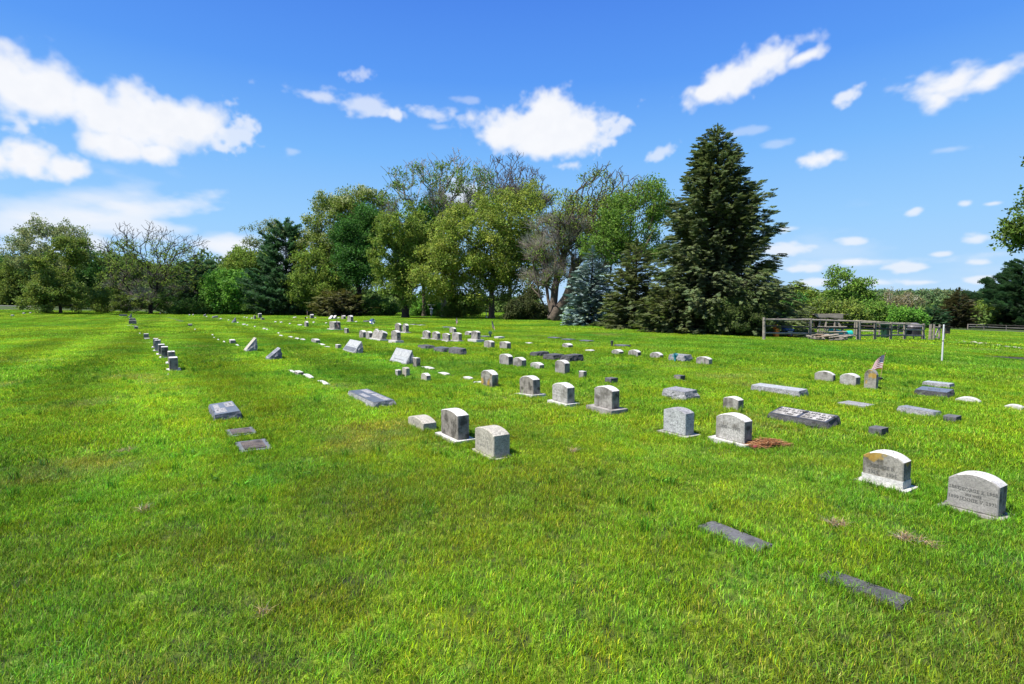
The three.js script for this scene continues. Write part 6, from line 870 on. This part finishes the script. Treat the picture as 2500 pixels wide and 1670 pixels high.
// ---------------------------------------------------------------- grass: tufts of curved blades, tinted by the turf they stand in
function tuft(n, radius, len, width, seed, lean = 0.85, dryShare = 0.09) {
  const R = rngOf(seed + 4000), pos = [], idx = [], col = [];
  for (let i = 0; i < n; i++) {
    const a = R() * 6.283, r = Math.sqrt(R()) * radius * (0.75 + 0.25 * R()), x = Math.cos(a) * r, z = Math.sin(a) * r, d = R() * 6.283, L = len * (0.5 + R() * 0.75) * (R() < 0.04 ? 1.35 : 1), w = width * (0.6 + R() * 0.6), t = lean * (0.3 + R() * 1.0), dx = Math.cos(d), dz = Math.sin(d), sx = -dz * w / 2, sz = dx * w / 2, k = pos.length / 3;
    const pt = s => [x + dx * L * t * s * s, L * s * (1 - 0.22 * t * s), z + dz * L * t * s * s], b = pt(0), m = pt(0.55), e = pt(1);
    pos.push(b[0] - sx, -0.01, b[2] - sz, b[0] + sx, -0.01, b[2] + sz, m[0] - sx * 0.8, m[1], m[2] - sz * 0.8, m[0] + sx * 0.8, m[1], m[2] + sz * 0.8, e[0], e[1], e[2]); idx.push(k, k + 1, k + 2, k + 1, k + 3, k + 2, k + 2, k + 3, k + 4);
    const dry = R() < dryShare, v = 0.42 + R() * R() * 2.1, c = dry ? [1.9 * v, 1.1 * v, 4.5 * v] : [v * (0.68 + R() * 0.64), v, v * (0.5 + R() * 1.6)]; for (let q = 0; q < 5; q++) col.push(...c);
  }
  const g = geo(pos, idx); g.setAttribute('color', new THREE.Float32BufferAttribute(col, 3)); return g;
}
const bladeMat = new THREE.MeshPhysicalMaterial({ color: 0xffffff, vertexColors: true, roughness: 1, side: THREE.DoubleSide, transmission: 0.45, thickness: 0, ior: 1.3, specularIntensity: 0.06 });
const buckets = new Map(), cellSize = 1.5; for (const f of footprints) { const r = Math.hypot(f[1], f[2]) + 1.2; for (let i = Math.floor((f[0].x - r) / cellSize); i <= (f[0].x + r) / cellSize; i++) for (let j = Math.floor((f[0].z - r) / cellSize); j <= (f[0].z + r) / cellSize; j++) { const k = i + ',' + j; (buckets.get(k) ?? buckets.set(k, []).get(k)).push(f); } }
function clear(x, z, margin) { for (const [c, hw, hd, yaw] of buckets.get(Math.floor(x / cellSize) + ',' + Math.floor(z / cellSize)) ?? []) { const dx = x - c.x, dz = z - c.z, cs = Math.cos(yaw), sn = Math.sin(yaw), u = dx * cs - dz * sn, v = dx * sn + dz * cs; const a = Math.max(0, Math.abs(u) - hw), b = Math.max(0, Math.abs(v) - hd); if (Math.hypot(a, b) < margin) return false; } return true; }
{
  const R = rngOf(4321), Yq = a => new THREE.Quaternion().setFromAxisAngle(V(0, 1, 0), a), half = 46 * Math.PI / 180;
  const bins = new Map(); const put = (g, p, s, c) => (bins.get(g) ?? bins.set(g, []).get(g)).push([p, Yq(R() * 6.283), s, c]);
  const zones = [
    { r0: 1.7, r1: 7.5, step: 0.2, rad: 0.2, g: [0, 1, 2, 3].map(i => tuft(620, 0.2, [0.034, 0.042, 0.038, 0.047][i], 0.0037, i)), small: [0, 1, 2].map(i => tuft(26, 0.035, 0.05, 0.004, 20 + i)), sstep: 0.042, srad: 0.035 },
    { r0: 7.5, r1: 16, step: 0.32, rad: 0.32, g: [0, 1, 2].map(i => tuft(640, 0.32, 0.05, 0.007, 40 + i)), small: [0, 1].map(i => tuft(30, 0.05, 0.05, 0.006, 50 + i)), sstep: 0.06, srad: 0.05 },
    { r0: 16, r1: 36, step: 0.62, rad: 0.62, g: [0, 1, 2].map(i => tuft(900, 0.62, 0.058, 0.013, 60 + i)), small: [0, 1].map(i => tuft(36, 0.09, 0.052, 0.011, 70 + i)), sstep: 0.11, srad: 0.09 },
    { r0: 36, r1: 125, step: 1.5, rad: 1.5, g: [0, 1, 2].map(i => tuft(1100, 1.5, 0.065, 0.032, 80 + i)), small: [0, 1].map(i => tuft(40, 0.22, 0.055, 0.026, 90 + i)), sstep: 0.27, srad: 0.22 },
  ];
  const tint = (x, z) => { const c = turf(x, z), k = 1.18 * (0.82 + R() * 0.36), u = R(); return [c[0] * k * (0.82 + u * 0.36), c[1] * k, c[2] * k * (1.2 - u * 0.5)]; };   // tufts of slightly different grasses
  for (const Zn of zones) {
    const n = Math.ceil(Zn.r1 / Zn.step);
    for (let i = -n; i <= n; i++) for (let j = 0; j <= n; j++) {
      const x = (i + (j % 2) * 0.5 + (R() - 0.5) * 0.55) * Zn.step, z = -(j + (R() - 0.5) * 0.55) * Zn.step, d = Math.hypot(x, z); if (d < Zn.r0 - (R() * 0.3) * Zn.step || d > Zn.r1 || Math.abs(Math.atan2(x, -z)) > half + 0.35 / d * 2) continue;
      if (clear(x, z, Zn.rad)) { put(Zn.g[Math.floor(R() * Zn.g.length)], V(x, groundY(x, z), z), V(1, 0.85 + R() * 0.35, 1), tint(x, z)); continue; }
      const m = Math.ceil(Zn.step / Zn.sstep); for (let a = 0; a < m; a++) for (let b = 0; b < m; b++) { const sx = x + ((a + R()) / m - 0.5) * Zn.step, sz = z + ((b + R()) / m - 0.5) * Zn.step; if (!clear(sx, sz, Zn.srad * 0.35)) continue; put(Zn.small[Math.floor(R() * Zn.small.length)], V(sx, groundY(sx, sz), sz), V(1, 0.85 + R() * (clear(sx, sz, 0.1) ? 0.35 : 0.75), 1), tint(sx, sz)); }
    }
  }
  // coarser clumps of tall grass, and broad-leaved weeds
  const coarse = [0, 1, 2].map(i => tuft(26, 0.05, 0.10, 0.006, 200 + i, 0.8, 0.03)), broad = [0, 1].map(i => tuft(14, 0.06, 0.055, 0.016, 220 + i, 1.6, 0));
  for (let i = 0; i < 7000; i++) { const d = 3.6 + Math.sqrt(R()) * 20, a = (R() - 0.5) * 1.6, x = Math.sin(a) * d, z = -Math.cos(a) * d, w = fbm(x * 0.7, z * 0.7, 3, 300); if (w < 0.47 || !clear(x, z, 0.05)) continue; const c = turf(x, z).map((v, q) => v * [0.62, 0.85, 1.1][q]); put(R() < 0.55 ? coarse[Math.floor(R() * 3)] : broad[Math.floor(R() * 2)], V(x, groundY(x, z), z), 0.7 + R() * 0.7, c); }
  // long blades left by the mower along the edges of stones
  for (const [c, hw, hd, yaw] of footprints) { const d = Math.hypot(c.x, c.z); if (d > 18) continue; const m = Math.round((hw + hd) * 26); for (let i = 0; i < m; i++) { const side = Math.floor(R() * 4), s = R() * 2 - 1, u = side < 2 ? s * hw : (side === 2 ? 1 : -1) * (hw + 0.02), v = side < 2 ? (side ? 1 : -1) * (hd + 0.02) : s * hd, x = c.x + u * Math.cos(yaw) + v * Math.sin(yaw), z = c.z - u * Math.sin(yaw) + v * Math.cos(yaw); if (noise2(x * 3, z * 3, 5) < 0.42) continue; put(coarse[Math.floor(R() * 3)], V(x, groundY(x, z), z), 0.5 + R() * 0.5, turf(x, z).map(q => q * 0.9)); } }
  // strewn hay: dry blown clippings where the photograph shows them
  const hay = [0, 1].map(i => tuft(34, 0.035, 0.05, 0.003, 240 + i, 1.8, 0)); for (const [px, py, r, n] of [[305, 1105, 0.05, 3], [352, 1247, 0.04, 2], [2036, 1282, 0.035, 4], [2205, 1318, 0.05, 4], [2250, 1335, 0.06, 2], [640, 1508, 0.02, 1], [1395, 1105, 0.05, 2]]) { const p = ground(px, py); for (let i = 0; i < n; i++) { const x = p.x + (R() - 0.5) * 2 * r, z = p.z + (R() - 0.5) * 2 * r; put(hay[i % 2], V(x, groundY(x, z) + 0.015, z), 0.8 + R() * 0.5, [0.42, 0.31, 0.15]); } }
  let total = 0; for (const [g, list] of bins) { const m = scatter(numbered('grass_blades'), g, bladeMat, list, scene); tag(m, 'mown green grass blades covering the lawn', 'grass', null, 'stuff'); total += list.length; }
  console.log('tufts', total, 'graves', footprints.length);
}
renderer.render(scene, camera);
